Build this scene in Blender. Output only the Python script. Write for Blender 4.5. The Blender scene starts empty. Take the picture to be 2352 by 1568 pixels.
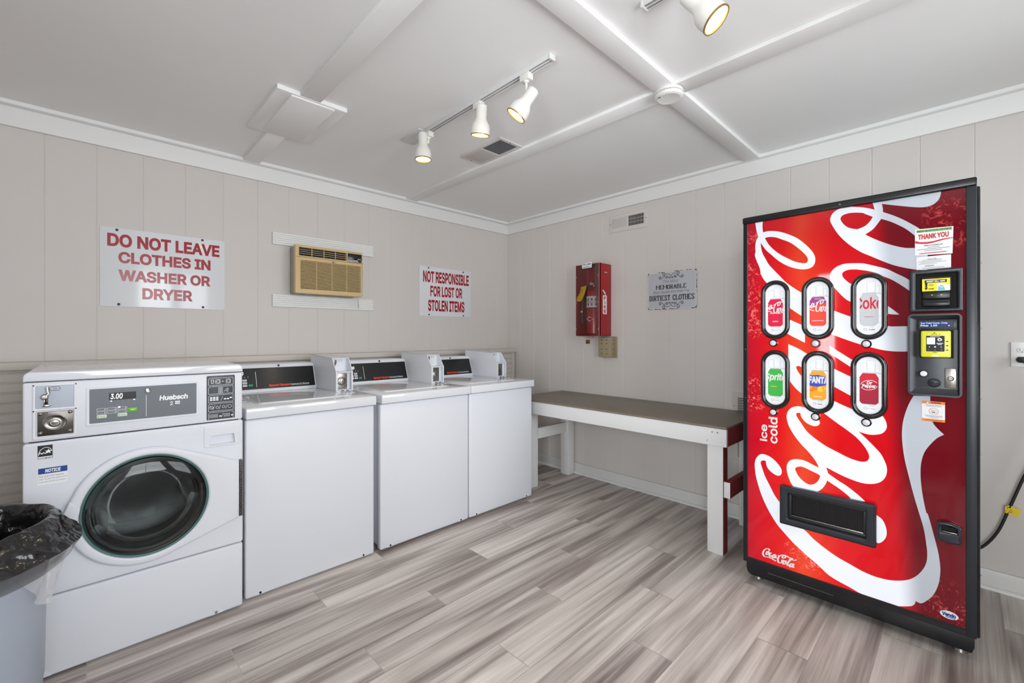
import bpy, bmesh, math, random
from mathutils import Vector, Matrix
from mathutils.geometry import delaunay_2d_cdt
S = bpy.context.scene
COL = S.collection
rnd = random.Random(7)
R = math.radians

# ------------------------------------------------------------------ camera
cam_d = bpy.data.cameras.new('camera')
cam_d.sensor_width = 36.0
cam_d.lens = 36.0 * 1011 / 2352
cam_d.shift_y = -13 / 2352
cam_d.clip_start = 0.02
cam = bpy.data.objects.new('camera', cam_d)
COL.objects.link(cam)
cam.location = (0, 0, 1.27)
cam.rotation_euler = (R(90), 0, R(45.97 - 90))
S.camera = cam

# ------------------------------------------------------------------ view, sky, daylight
S.view_settings.view_transform = 'Standard'
S.view_settings.look = 'None'
S.view_settings.gamma = 1.0
S.view_settings.use_curve_mapping = False
S.view_settings.exposure = 0.30
S.cycles.use_denoising = True
S.cycles.max_bounces = 10
S.cycles.diffuse_bounces = 8
S.cycles.transparent_max_bounces = 12
S.cycles.caustics_reflective = False
S.cycles.caustics_refractive = False
S.cycles.sample_clamp_indirect = 6.0

W = bpy.data.worlds.new('sky')
S.world = W
W.use_nodes = True
W.node_tree.nodes['Background'].inputs[0].default_value = (0.86, 0.93, 1.0, 1)
W.node_tree.nodes['Background'].inputs[1].default_value = 1.6

def daylight(name, loc, rot, sx, sy, power, col=(0.97, 0.985, 1.0)):
    l = bpy.data.lights.new(name, 'AREA')
    l.shape = 'RECTANGLE'; l.size = sx; l.size_y = sy
    l.energy = power; l.color = col
    o = bpy.data.objects.new(name, l); COL.objects.link(o)
    o.location = loc; o.rotation_euler = rot
    return o
# daylight just outside the windows behind the camera (openings are cut in the walls below, the third one added for fill)
daylight('daylight_window_a', (0.35, -1.50, 1.55), (R(90), 0, 0), 1.45, 1.35, 50)
daylight('daylight_window_b', (2.15, -1.50, 1.55), (R(90), 0, 0), 1.45, 1.35, 34)
daylight('added_fill_c', (-1.90, -0.70, 1.30), (R(90), 0, R(-90)), 1.05, 1.7, 84)  # added fill for the right wall and bench legs, behind an added opening
daylight('daylight_window_d', (-1.90, 1.22, 1.375), (R(90), 0, R(-90)), 0.24, 1.35, 12)

# ------------------------------------------------------------------ helpers
def lin(c):
    f = lambda v: v / 12.92 if v <= 0.04045 else ((v + 0.055) / 1.055) ** 2.4
    return tuple(f(x / 255.0) for x in c)

class Fr:
    def __init__(s, o, u, v):
        s.o, s.u, s.v = Vector(o), Vector(u).normalized(), Vector(v).normalized()
        s.w = s.u.cross(s.v).normalized()
        s.m = Matrix(((s.u.x, s.v.x, s.w.x, s.o.x), (s.u.y, s.v.y, s.w.y, s.o.y), (s.u.z, s.v.z, s.w.z, s.o.z), (0, 0, 0, 1)))
    def p(s, a, b, c=0.0):
        return s.o + s.u * a + s.v * b + s.w * c
WORLD = Fr((0, 0, 0), (1, 0, 0), (0, 1, 0))
LW = Fr((0, 3.462, 0), (1, 0, 0), (0, 0, 1))      # left wall, faces the room
RW = Fr((3.275, 0, 0), (0, -1, 0), (0, 0, 1))     # right wall
FL = Fr((0, 2.35, 0), (1, 0, 0), (0, 0, 1))       # front of the front-load washer
VM = Fr((2.45, 0, 0), (0, -1, 0), (0, 0, 1))      # front of the vending machine
CE = Fr((0, 0, 2.478), (1, 0, 0), (0, -1, 0))     # ceiling, facing down

def nb():
    return bmesh.new()

def addmesh(bm, tmp, m=None, mi=0, smooth=None):
    if m is not None:
        bmesh.ops.transform(tmp, matrix=m, verts=tmp.verts)
    bmesh.ops.recalc_face_normals(tmp, faces=tmp.faces)
    for f in tmp.faces:
        f.material_index = mi
    me = bpy.data.meshes.new('tmp')
    tmp.to_mesh(me); tmp.free()
    bm.from_mesh(me)
    bpy.data.meshes.remove(me)
    return bm

def bx(bm, u0, u1, v0, v1, w0, w1, b=0.0, fr=WORLD, mi=0, seg=2, edges=None):
    t = bmesh.new()
    bmesh.ops.create_cube(t, size=1.0)
    for v in t.verts:
        v.co = Vector((u0 + (v.co.x + .5) * (u1 - u0), v0 + (v.co.y + .5) * (v1 - v0), w0 + (v.co.z + .5) * (w1 - w0)))
    if b > 0:
        es = [e for e in t.edges if edges is None or edges(e)]
        bmesh.ops.bevel(t, geom=es, offset=b, segments=seg, affect='EDGES', profile=0.5)
    return addmesh(bm, t, fr.m, mi)

def cyl(bm, p0, p1, r0, r1=None, n=24, mi=0, caps=True):
    r1 = r0 if r1 is None else r1
    p0, p1 = Vector(p0), Vector(p1)
    d = p1 - p0
    t = bmesh.new()
    bmesh.ops.create_cone(t, cap_ends=caps, segments=n, radius1=r0, radius2=r1, depth=d.length)
    q = Vector((0, 0, 1)).rotation_difference(d.normalized()).to_matrix().to_4x4()
    return addmesh(bm, t, Matrix.Translation((p0 + p1) / 2) @ q, mi)

def lathe(bm, fr, cu, cv, prof, n=48, mi=0, sc=1.0, closed=False):
    t = bmesh.new()
    rings = []
    for r, w in prof:
        if r < 1e-6:
            rings.append([t.verts.new((cu, cv, w))])
        else:
            rings.append([t.verts.new((cu + r * math.cos(2 * math.pi * i / n), cv + sc * r * math.sin(2 * math.pi * i / n), w)) for i in range(n)])
    pairs = list(zip(rings, rings[1:]))
    if closed: pairs.append((rings[-1], rings[0]))
    for a, b in pairs:
        for i in range(n):
            j = (i + 1) % n
            if len(a) == 1 and len(b) == 1: continue
            if len(a) == 1: t.faces.new((a[0], b[i], b[j]))
            elif len(b) == 1: t.faces.new((a[i], a[j], b[0]))
            else: t.faces.new((a[i], a[j], b[j], b[i]))
    return addmesh(bm, t, fr.m, mi)

def tube(bm, pts, r, n=10, mi=0):
    pts = [Vector(p) for p in pts]
    t = bmesh.new(); rings = []
    up = None
    for i, p in enumerate(pts):
        a = pts[max(0, i - 1)]; c = pts[min(len(pts) - 1, i + 1)]
        d = (c - a).normalized()
        if up is None:
            up = d.orthogonal().normalized()
        up = (up - d * up.dot(d)).normalized()
        s = d.cross(up)
        rr = r[i] if isinstance(r, (list, tuple)) else r
        rings.append([t.verts.new(p + (up * math.cos(2 * math.pi * k / n) + s * math.sin(2 * math.pi * k / n)) * rr) for k in range(n)])
    for a, b in zip(rings, rings[1:]):
        for k in range(n):
            j = (k + 1) % n
            t.faces.new((a[k], a[j], b[j], b[k]))
    t.faces.new(rings[0]); t.faces.new(rings[-1])
    return addmesh(bm, t, None, mi)

def crom(pts, n=8, closed=False):
    """Catmull-Rom through points of any dimension."""
    P = [Vector(p) for p in pts]; out = []
    N = len(P)
    rng = range(N if closed else N - 1)
    for i in rng:
        if closed: a, b, c, d = P[(i - 1) % N], P[i], P[(i + 1) % N], P[(i + 2) % N]
        else: a, b, c, d = P[max(i - 1, 0)], P[i], P[i + 1], P[min(i + 2, N - 1)]
        for k in range(n):
            t = k / n
            out.append(0.5 * ((2 * b) + (c - a) * t + (2 * a - 5 * b + 4 * c - d) * t * t + (3 * b - 3 * c + d - a) * t ** 3))
    if not closed: out.append(P[-1])
    return out

def smooth_poly(pts, n=4):
    """closed outline, third value 1 marks a corner."""
    N = len(pts)
    corners = [i for i, p in enumerate(pts) if p[2]]
    if not corners:
        return [(v.x, v.y) for v in crom([(p[0], p[1], 0) for p in pts], n, True)]
    out = []
    k0 = corners[0]
    seq = [pts[(k0 + i) % N] for i in range(N)] + [pts[k0]]
    run = [seq[0]]
    for p in seq[1:]:
        run.append(p)
        if p[2]:
            c = crom([(q[0], q[1], 0) for q in run], n) if len(run) > 2 else [Vector((q[0], q[1], 0)) for q in run]
            out += [(v.x, v.y) for v in c[:-1]]
            run = [p]
    return out

def plate(bm, fr, polys, w0, w1, bev=0.0, mi=0, bres=1):
    """filled outline (first polygon) with holes, from depth w0 to w1."""
    cu = bpy.data.curves.new('tmp', 'CURVE')
    cu.dimensions = '2D'; cu.fill_mode = 'BOTH'
    for pl in polys:
        sp = cu.splines.new('POLY'); sp.points.add(len(pl) - 1)
        for q, p in zip(sp.points, pl): q.co = (p[0], p[1], 0, 1)
        sp.use_cyclic_u = True
    h = (w1 - w0) / 2
    if h > 0:
        cu.extrude = max(h - bev, 1e-5)
        cu.bevel_depth = bev; cu.bevel_resolution = bres; cu.offset = -bev
    o = bpy.data.objects.new('tmp', cu)
    me = bpy.data.meshes.new_from_object(o)
    t = bmesh.new(); t.from_mesh(me)
    bmesh.ops.remove_doubles(t, verts=t.verts, dist=1e-6)
    bpy.data.objects.remove(o); bpy.data.curves.remove(cu); bpy.data.meshes.remove(me)
    bmesh.ops.translate(t, verts=t.verts, vec=(0, 0, (w0 + w1) / 2))
    return addmesh(bm, t, fr.m, mi)

def flat(bm, fr, pts, w, mi=0):
    t = bmesh.new()
    t.faces.new([t.verts.new((p[0], p[1], w)) for p in pts])
    return addmesh_keep(bm, t, fr, mi)

def addmesh_keep(bm, t, fr, mi):
    bmesh.ops.transform(t, matrix=fr.m, verts=t.verts)
    for f in t.faces: f.material_index = mi
    me = bpy.data.meshes.new('tmp'); t.to_mesh(me); t.free(); bm.from_mesh(me); bpy.data.meshes.remove(me)
    return bm

def rect(bm, fr, u0, u1, v0, v1, w, mi=0):
    return flat(bm, fr, [(u0, v0), (u1, v0), (u1, v1), (u0, v1)], w, mi)

def rrect(u0, u1, v0, v1, r, n=6):
    out = []
    for cx, cy, a in ((u1 - r, v0 + r, -90), (u1 - r, v1 - r, 0), (u0 + r, v1 - r, 90), (u0 + r, v0 + r, 180)):
        for i in range(n + 1):
            t = R(a + 90 * i / n)
            out.append((cx + r * math.cos(t), cy + r * math.sin(t)))
    return out

def ell(cu, cv, ru, rv, n=32, a0=0):
    return [(cu + ru * math.cos(2 * math.pi * i / n + a0), cv + rv * math.sin(2 * math.pi * i / n + a0)) for i in range(n)]

def clip(t, u0=None, u1=None, v0=None, v1=None):
    for co, no in (((u0, 0, 0), (-1, 0, 0)) if u0 is not None else (None, None), ((u1, 0, 0), (1, 0, 0)) if u1 is not None else (None, None),
                   ((0, v0, 0), (0, -1, 0)) if v0 is not None else (None, None), ((0, v1, 0), (0, 1, 0)) if v1 is not None else (None, None)):
        if co is None: continue
        bmesh.ops.bisect_plane(t, geom=t.verts[:] + t.edges[:] + t.faces[:], plane_co=co, plane_no=no, clear_outer=True)

FONT = None
try:   # a plain grotesque that ships with Blender itself; the built-in face stands in if it is missing
    import os
    FONT = bpy.data.fonts.load(os.path.join(bpy.utils.system_resource('DATAFILES'), 'fonts', 'Inter.woff2'))
except Exception:
    FONT = None

def contours(s, shear, res):
    """outlines of a line of lettering in em units; outer outlines run anticlockwise, holes clockwise."""
    cu = bpy.data.curves.new('tmp', 'FONT')
    if FONT: cu.font = FONT
    cu.body = s; cu.size = 1.0; cu.shear = shear; cu.resolution_u = res; cu.fill_mode = 'NONE'
    o = bpy.data.objects.new('tmp', cu)
    me = bpy.data.meshes.new_from_object(o)
    bpy.data.objects.remove(o); bpy.data.curves.remove(cu)
    adj = {}
    for e in me.edges:
        i, j = e.vertices; adj.setdefault(i, []).append(j); adj.setdefault(j, []).append(i)
    seen = set(); loops = []
    for i in sorted(adj):
        if i in seen: continue
        lp = [i]; seen.add(i)
        cur = i + 1 if i + 1 in adj[i] else adj[i][0]
        while cur not in seen:
            lp.append(cur); seen.add(cur)
            n_ = [k for k in adj[cur] if k not in seen]
            if not n_: break
            cur = n_[0]
        pts = []
        for k in lp:
            p = (me.vertices[k].co.x, me.vertices[k].co.y)
            if not pts or math.hypot(p[0] - pts[-1][0], p[1] - pts[-1][1]) > 1e-5: pts.append(p)
        if len(pts) > 1 and math.hypot(pts[0][0] - pts[-1][0], pts[0][1] - pts[-1][1]) < 1e-5: pts.pop()
        if len(pts) > 2: loops.append(pts)
    bpy.data.meshes.remove(me)
    area = lambda P: .5 * sum(P[i - 1][0] * P[i][1] - P[i][0] * P[i - 1][1] for i in range(len(P)))
    big = max(loops, key=lambda l: abs(area(l)))
    return loops if area(big) > 0 else [l[::-1] for l in loops]

def fatten(P, d):
    """moves an outline outwards (holes inwards) along its normals."""
    out = []; n = len(P)
    for i in range(n):
        a, b, c = Vector(P[i - 1]), Vector(P[i]), Vector(P[(i + 1) % n])
        e1, e2 = (b - a).normalized(), (c - b).normalized()
        n1, n2 = Vector((e1.y, -e1.x)), Vector((e2.y, -e2.x))
        m = n1 + n2
        k = m.length_squared
        m = n1 if k < .3 else m * (2 / k)
        out.append((b.x + m.x * d, b.y + m.y * d))
    return out

def fill_nonzero(loops):
    """triangles of the area the outlines wind round, overlaps welded."""
    vs, es = [], []
    for l in loops:
        n0 = len(vs); vs += [Vector(p) for p in l]; es += [(n0 + i, n0 + (i + 1) % len(l)) for i in range(len(l))]
    ov, oe, of, *_ = delaunay_2d_cdt(vs, es, [], 0, 1e-6)
    keep = []
    segs = [(vs[i], vs[j]) for i, j in es]
    for f in of:
        cx = sum(ov[i].x for i in f) / len(f); cy = sum(ov[i].y for i in f) / len(f); wn = 0
        for p, q in segs:
            if (p.y > cy) != (q.y > cy):
                x = p.x + (cy - p.y) * (q.x - p.x) / (q.y - p.y)
                if x > cx: wn += 1 if q.y > p.y else -1
        if wn > 0: keep.append(f)
    return ov, keep

def text(bm, fr, s, u0, u1, v0, v1, w, bold=0.0, shear=0.0, mi=0, clipu=None, rot=False, res=3):
    """lettering fitted into the box u0..u1, v0..v1 on a frame."""
    loops = contours(s, shear, res)
    box = sorted(((min(p[0] for p in l), max(p[0] for p in l), l) for l in loops), key=lambda q: q[0])
    groups = []; right = -1e9
    for x0, x1, l in box:
        if x0 > right + .002: groups.append([])
        groups[-1].append(l); right = max(right, x1)
    t = bmesh.new()
    for g in groups:
        ov, of = fill_nonzero([fatten(l, bold) for l in g] if bold else g)
        vm = {}
        for f in of:
            for i in f:
                if i not in vm: vm[i] = t.verts.new((ov[i].x, ov[i].y, 0))
            t.faces.new([vm[i] for i in f])
    xs = [v.co.x for v in t.verts]; ys = [v.co.y for v in t.verts]
    x0, x1, y0, y1 = min(xs), max(xs), min(ys), max(ys)
    for v in t.verts:
        a = (v.co.x - x0) / (x1 - x0); b = (v.co.y - y0) / (y1 - y0)
        if rot:   # reads upwards
            v.co = Vector((u1 - b * (u1 - u0), v0 + a * (v1 - v0), w))
        else:
            v.co = Vector((u0 + a * (u1 - u0), v0 + b * (v1 - v0), w))
    if clipu: clip(t, clipu[0], clipu[1])
    return addmesh_keep(bm, t, fr, mi)

SEQ = [0.0]
def stroke(bm, fr, pts, wd, w, mi=0, n=6, clipu=None, smooth=True):
    """brush stroke: ribbon of varying width along a smooth line."""
    C = crom([(p[0], p[1], 0) for p in pts], n) if smooth and len(pts) > 2 else [Vector((p[0], p[1], 0)) for p in pts]
    SEQ[0] = (SEQ[0] + 2.3e-5) % 1.6e-4      # overlapping strokes never lie in one plane
    M = len(C); t = bmesh.new(); prev = None
    for i, c in enumerate(C):
        d = (C[min(i + 1, M - 1)] - C[max(i - 1, 0)])
        if d.length < 1e-9: d = Vector((1, 0, 0))
        d.normalize(); nn = Vector((-d.y, d.x, 0))
        if callable(wd): h = wd(i / (M - 1), d) / 2
        else: h = wd / 2
        a = t.verts.new((c.x + nn.x * h, c.y + nn.y * h, w + SEQ[0] + 6e-5 * i / M)); b = t.verts.new((c.x - nn.x * h, c.y - nn.y * h, w + SEQ[0] + 6e-5 * i / M))
        if prev: t.faces.new((prev[1], b, a, prev[0]))
        prev = (a, b)
    if clipu: clip(t, clipu[0], clipu[1])
    return addmesh_keep(bm, t, fr, mi)

# ------------------------------------------------------------------ objects
def root_of(o):
    while o.parent: o = o.parent
    return o

def thing(name, label, cat, loc, group=None):
    o = bpy.data.objects.new(name, None)
    COL.objects.link(o); o.location = loc; o.empty_display_size = 0.05
    o['label'] = label; o['category'] = cat
    if group: o['group'] = group
    return o

def obj(name, bm, mats, parent=None, label=None, cat=None, group=None, kind=None, smooth=True, ang=35):
    me = bpy.data.meshes.new(name)
    if parent is not None:
        off = root_of(parent).location.copy()
        loc = Vector((0, 0, 0))
    else:
        lo = Vector([min(v.co[i] for v in bm.verts) for i in range(3)]); hi = Vector([max(v.co[i] for v in bm.verts) for i in range(3)])
        off = Vector(((lo.x + hi.x) / 2, (lo.y + hi.y) / 2, lo.z)); loc = off.copy()
        if kind == 'structure': off = Vector((0, 0, 0)); loc = Vector((0, 0, 0))
    bmesh.ops.translate(bm, verts=bm.verts, vec=-off)
    bm.to_mesh(me); bm.free()
    for m in (mats if isinstance(mats, (list, tuple)) else [mats]): me.materials.append(m)
    if smooth:
        me.shade_smooth(); me.set_sharp_from_angle(angle=R(ang))
    o = bpy.data.objects.new(name, me); COL.objects.link(o)
    o.location = loc
    if parent is not None: o.parent = parent
    if label: o['label'] = label
    if cat: o['category'] = cat
    if group: o['group'] = group
    if kind: o['kind'] = kind
    return o

def struct(name, bm, m, parent=None, label=None, **k):
    return obj(name, bm, m, parent, label=label, kind='structure' if parent is None else None, **k)

def copy_tree(o, parent=None):
    c = o.copy(); COL.objects.link(c)
    if parent: c.parent = parent
    for ch in list(o.children): copy_tree(ch, c)
    return c

# ------------------------------------------------------------------ materials
def mat(name, col, rough=0.5, metal=0.0, spec=0.5, emis=None, es=0.0, bump=0.0, bscale=40.0, var=0.0, vscale=6.0, coat=0.0, alpha=1.0, trans=0.0, ior=1.45):
    m = bpy.data.materials.new(name); m.use_nodes = True
    nt = m.node_tree; b = nt.nodes['Principled BSDF']
    c = lin(col)
    b.inputs['Base Color'].default_value = (*c, 1)
    b.inputs['Roughness'].default_value = rough
    b.inputs['Metallic'].default_value = metal
    b.inputs['Specular IOR Level'].default_value = spec
    b.inputs['Coat Weight'].default_value = coat
    b.inputs['Coat Roughness'].default_value = 0.06
    b.inputs['Alpha'].default_value = alpha
    b.inputs['Transmission Weight'].default_value = trans
    b.inputs['IOR'].default_value = ior
    if emis:
        b.inputs['Emission Color'].default_value = (*lin(emis), 1)
        b.inputs['Emission Strength'].default_value = es
    if var > 0 or bump > 0:
        tc = nt.nodes.new('ShaderNodeTexCoord')
    if var > 0:
        nz = nt.nodes.new('ShaderNodeTexNoise'); nz.inputs['Scale'].default_value = vscale; nz.inputs['Detail'].default_value = 4
        nt.links.new(tc.outputs['Object'], nz.inputs['Vector'])
        mx = nt.nodes.new('ShaderNodeMix'); mx.data_type = 'RGBA'
        mx.inputs[6].default_value = (*[min(1, x * (1 + var)) for x in c], 1); mx.inputs[7].default_value = (*[x * (1 - var) for x in c], 1)
        nt.links.new(nz.outputs['Fac'], mx.inputs[0]); nt.links.new(mx.outputs[2], b.inputs['Base Color'])
    if bump > 0:
        nz = nt.nodes.new('ShaderNodeTexNoise'); nz.inputs['Scale'].default_value = bscale; nz.inputs['Detail'].default_value = 3
        nt.links.new(tc.outputs['Object'], nz.inputs['Vector'])
        bp = nt.nodes.new('ShaderNodeBump'); bp.inputs['Strength'].default_value = bump; bp.inputs['Distance'].default_value = 0.004
        nt.links.new(nz.outputs['Fac'], bp.inputs['Height']); nt.links.new(bp.outputs['Normal'], b.inputs['Normal'])
    return m

def clear(name, tint, rough=0.02, refl=1.0):
    """thin clear sheet: tinted see-through with a glossy reflection."""
    m = bpy.data.materials.new(name); m.use_nodes = True
    nt = m.node_tree; nt.nodes.clear()
    out = nt.nodes.new('ShaderNodeOutputMaterial'); tr = nt.nodes.new('ShaderNodeBsdfTransparent'); gl = nt.nodes.new('ShaderNodeBsdfGlossy')
    fz = nt.nodes.new('ShaderNodeFresnel'); fz.inputs[0].default_value = 1.45
    mx = nt.nodes.new('ShaderNodeMixShader'); mu = nt.nodes.new('ShaderNodeMath'); mu.operation = 'MULTIPLY'; mu.inputs[1].default_value = refl
    tr.inputs[0].default_value = (*tint, 1); gl.inputs['Roughness'].default_value = rough
    nt.links.new(fz.outputs[0], mu.inputs[0]); nt.links.new(mu.outputs[0], mx.inputs[0])
    nt.links.new(tr.outputs[0], mx.inputs[1]); nt.links.new(gl.outputs[0], mx.inputs[2]); nt.links.new(mx.outputs[0], out.inputs[0])
    return m

M = dict(
    wall=mat('painted_panelling', (212, 207, 203), 0.55, spec=0.3, bump=0.08, bscale=60, var=0.02),
    chase=mat('painted_beadboard', (206, 200, 193), 0.5, spec=0.3, bump=0.05, bscale=60),
    trim=mat('white_trim_paint', (234, 234, 233), 0.45, spec=0.35, bump=0.05, bscale=30),
    ceil=mat('ceiling_paint', (236, 236, 236), 0.7, spec=0.2, bump=0.05, bscale=90, var=0.015),
    hard=mat('baseboard_paint', (222, 222, 220), 0.4, bump=0.06, bscale=40, var=0.03),
    white=mat('white_enamel', (219, 222, 229), 0.38, spec=0.45, var=0.01, vscale=3),
    gloss=mat('glossy_white_enamel', (219, 222, 228), 0.10, spec=0.5, coat=0.25),
    whitegap=mat('enamel_shell', (200, 202, 206), 0.4),
    plastic=mat('white_plastic', (222, 223, 228), 0.35),
    black=mat('black_plastic', (18, 18, 20), 0.3),
    blackgloss=mat('black_bezel', (13, 14, 16), 0.16, spec=0.6, coat=0.4),
    vmframe=mat('black_powder_coat', (20, 22, 26), 0.24, spec=0.6, bump=0.08, bscale=500),
    vmgrey=mat('charcoal_moulding', (40, 44, 51), 0.33, spec=0.55, bump=0.05, bscale=300),
    void=mat('dark_inside', (6, 6, 7), 0.7),
    grey=mat('grey_fascia', (104, 110, 117), 0.4),
    lgrey=mat('silver_grey_plate', (150, 156, 166), 0.32, metal=0.35),
    dkgrey=mat('charcoal_sticker', (52, 58, 66), 0.35),
    panelblack=mat('black_fascia', (30, 31, 33), 0.3, var=0.05),
    chrome=mat('chrome', (205, 203, 200), 0.16, metal=1.0),
    steel=mat('brushed_steel', (150, 147, 142), 0.3, metal=1.0, bump=0.05, bscale=90),
    dksteel=mat('worn_steel_plate', (92, 88, 84), 0.3, metal=0.9, var=0.35, vscale=30),
    gasket=mat('rubber_gasket', (38, 40, 43), 0.4),
    ink=mat('black_ink', (20, 20, 22), 0.5),
    inkgrey=mat('grey_ink', (120, 122, 128), 0.5),
    inkw=mat('white_ink', (240, 241, 243), 0.4),
    paper=mat('white_paper', (232, 233, 236), 0.45),
    signw=mat('glossy_white_sign', (224, 226, 230), 0.13, spec=0.5),
    signred=mat('red_sign_lettering', (160, 18, 38), 0.2),
    redink=mat('red_ink', (200, 24, 44), 0.4),
    orange=mat('orange_ink', (240, 130, 30), 0.4),
    sqred=mat('red_brand_lettering', (222, 60, 38), 0.35),
    green=mat('green_button', (104, 190, 30), 0.4),
    greenb=mat('teal_green_button', (20, 150, 100), 0.4),
    palegreen=mat('pale_green_button', (205, 226, 196), 0.4),
    led=mat('lit_digits', (240, 245, 250), 0.4, emis=(240, 246, 255), es=0.8),
    display=mat('display_window', (24, 25, 32), 0.2),
    blue=mat('blue_ink', (22, 62, 138), 0.4),
    acbeige=mat('aged_beige_plastic', (206, 180, 130), 0.45, var=0.05),
    acside=mat('galvanised_case', (160, 157, 150), 0.5, var=0.12, vscale=60),
    acslot=mat('dark_slot', (26, 20, 16), 0.7),
    beige=mat('beige_metal_box', (158, 146, 118), 0.45, var=0.06, vscale=20),
    cabred=mat('red_abs_plastic', (166, 24, 32), 0.32),
    extred=mat('extinguisher_red', (168, 24, 32), 0.22, coat=0.4),
    yellow=mat('yellow_card', (236, 204, 36), 0.5),
    brass=mat('brass_padlock', (120, 92, 62), 0.35, metal=0.9),
    metalsign=mat('pale_grey_tin', (190, 192, 200), 0.35, var=0.02),
    tinedge=mat('distressed_rim', (206, 204, 202), 0.45),
    benchtop=mat('olive_brown_top', (124, 115, 101), 0.4, var=0.1, vscale=14, bump=0.05, bscale=120),
    benchw=mat('white_bench_paint', (226, 227, 228), 0.45, bump=0.12, bscale=25, var=0.02),
    maroon=mat('maroon_paint', (142, 54, 58), 0.4, bump=0.1, bscale=30),
    register=mat('register_white', (214, 208, 204), 0.4),
    lampwhite=mat('lamp_housing', (226, 224, 218), 0.4),
    track=mat('track_white', (210, 210, 210), 0.35),
    lampglow=mat('lamp_face', (255, 240, 205), 0.4, emis=(255, 226, 160), es=9.0),
    brassrim=mat('amber_rim', (170, 130, 70), 0.3, metal=0.6),
    detector=mat('detector_plastic', (226, 226, 224), 0.45),
    can=mat('pale_blue_grey_bin', (168, 178, 192), 0.4, var=0.02),
    yplastic=mat('yellow_reader', (222, 220, 40), 0.3),
    lcd=mat('blue_lcd', (14, 24, 60), 0.2, emis=(20, 50, 150), es=0.25),
    lcdtext=mat('lcd_text', (190, 215, 255), 0.3, emis=(170, 205, 255), es=0.9),
    cord=mat('black_rubber_cord', (34, 33, 32), 0.5),
    ivory=mat('outlet_white', (232, 231, 228), 0.35),
    hose=mat('drain_tube', (190, 186, 176), 0.4),
)
# floor boards: every plank carries its own random value
def floor_mat():
    m = bpy.data.materials.new('grey_wood_planks'); m.use_nodes = True
    nt = m.node_tree; b = nt.nodes['Principled BSDF']; N = nt.nodes.new; L = nt.links.new
    tc = N('ShaderNodeTexCoord'); at = N('ShaderNodeAttribute'); at.attribute_name = 'plank'
    sp = N('ShaderNodeSeparateColor'); L(at.outputs['Color'], sp.inputs[0])
    def offs(sx, sy, k1, k2):
        mp = N('ShaderNodeMapping'); mp.inputs['Scale'].default_value = (sx, sy, 1)
        L(tc.outputs['Object'], mp.inputs['Vector'])
        cb = N('ShaderNodeCombineXYZ')
        for i, (ch, k) in enumerate((('Red', k1), ('Green', k2), ('Red', 3.0))):
            mu = N('ShaderNodeMath'); mu.operation = 'MULTIPLY'; mu.inputs[1].default_value = k
            L(sp.outputs[ch], mu.inputs[0]); L(mu.outputs[0], cb.inputs[i])
        ad = N('ShaderNodeVectorMath'); ad.operation = 'ADD'; L(mp.outputs[0], ad.inputs[0]); L(cb.outputs[0], ad.inputs[1])
        return ad.outputs[0]
    n1 = N('ShaderNodeTexNoise'); n1.inputs['Scale'].default_value = 1.0; n1.inputs['Detail'].default_value = 2.5; n1.inputs['Distortion'].default_value = 0.8
    L(offs(0.75, 9.0, 31, 57), n1.inputs['Vector'])
    n2 = N('ShaderNodeTexNoise'); n2.inputs['Scale'].default_value = 1.0; n2.inputs['Detail'].default_value = 6; n2.inputs['Roughness'].default_value = 0.7
    L(offs(2.6, 240.0, 17, 91), n2.inputs['Vector'])
    wv = N('ShaderNodeTexNoise'); wv.inputs['Scale'].default_value = 1.0; wv.inputs['Detail'].default_value = 3; wv.inputs['Distortion'].default_value = 0.5
    L(offs(1.1, 42.0, 41, 23), wv.inputs['Vector'])
    def mul(a, k):
        x = N('ShaderNodeMath'); x.operation = 'MULTIPLY'; x.inputs[1].default_value = k; L(a, x.inputs[0]); return x.outputs[0]
    def add(a, c):
        x = N('ShaderNodeMath'); x.operation = 'ADD'; L(a, x.inputs[0])
        if isinstance(c, float): x.inputs[1].default_value = c
        else: L(c, x.inputs[1])
        return x.outputs[0]
    s = add(add(add(mul(n1.outputs['Fac'], 1.55), mul(n2.outputs['Fac'], 0.42)), mul(wv.outputs['Fac'], 0.75)), mul(sp.outputs['Blue'], 0.14))
    s = add(s, -0.86)
    rp = N('ShaderNodeValToRGB'); e = rp.color_ramp.elements
    e[0].position = 0.08; e[0].color = (*lin((112, 100, 96)), 1)
    e[1].position = 0.92; e[1].color = (*lin((222, 214, 208)), 1)
    x = e.new(0.32); x.color = (*lin((148, 137, 132)), 1)
    x = e.new(0.58); x.color = (*lin((188, 179, 173)), 1)
    L(s, rp.inputs[0]); L(rp.outputs[0], b.inputs['Base Color'])
    b.inputs['Roughness'].default_value = 0.42; b.inputs['Specular IOR Level'].default_value = 0.4
    bp = N('ShaderNodeBump'); bp.inputs['Strength'].default_value = 0.12; bp.inputs['Distance'].default_value = 0.002
    L(n2.outputs['Fac'], bp.inputs['Height']); L(bp.outputs[0], b.inputs['Normal'])
    return m

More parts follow.
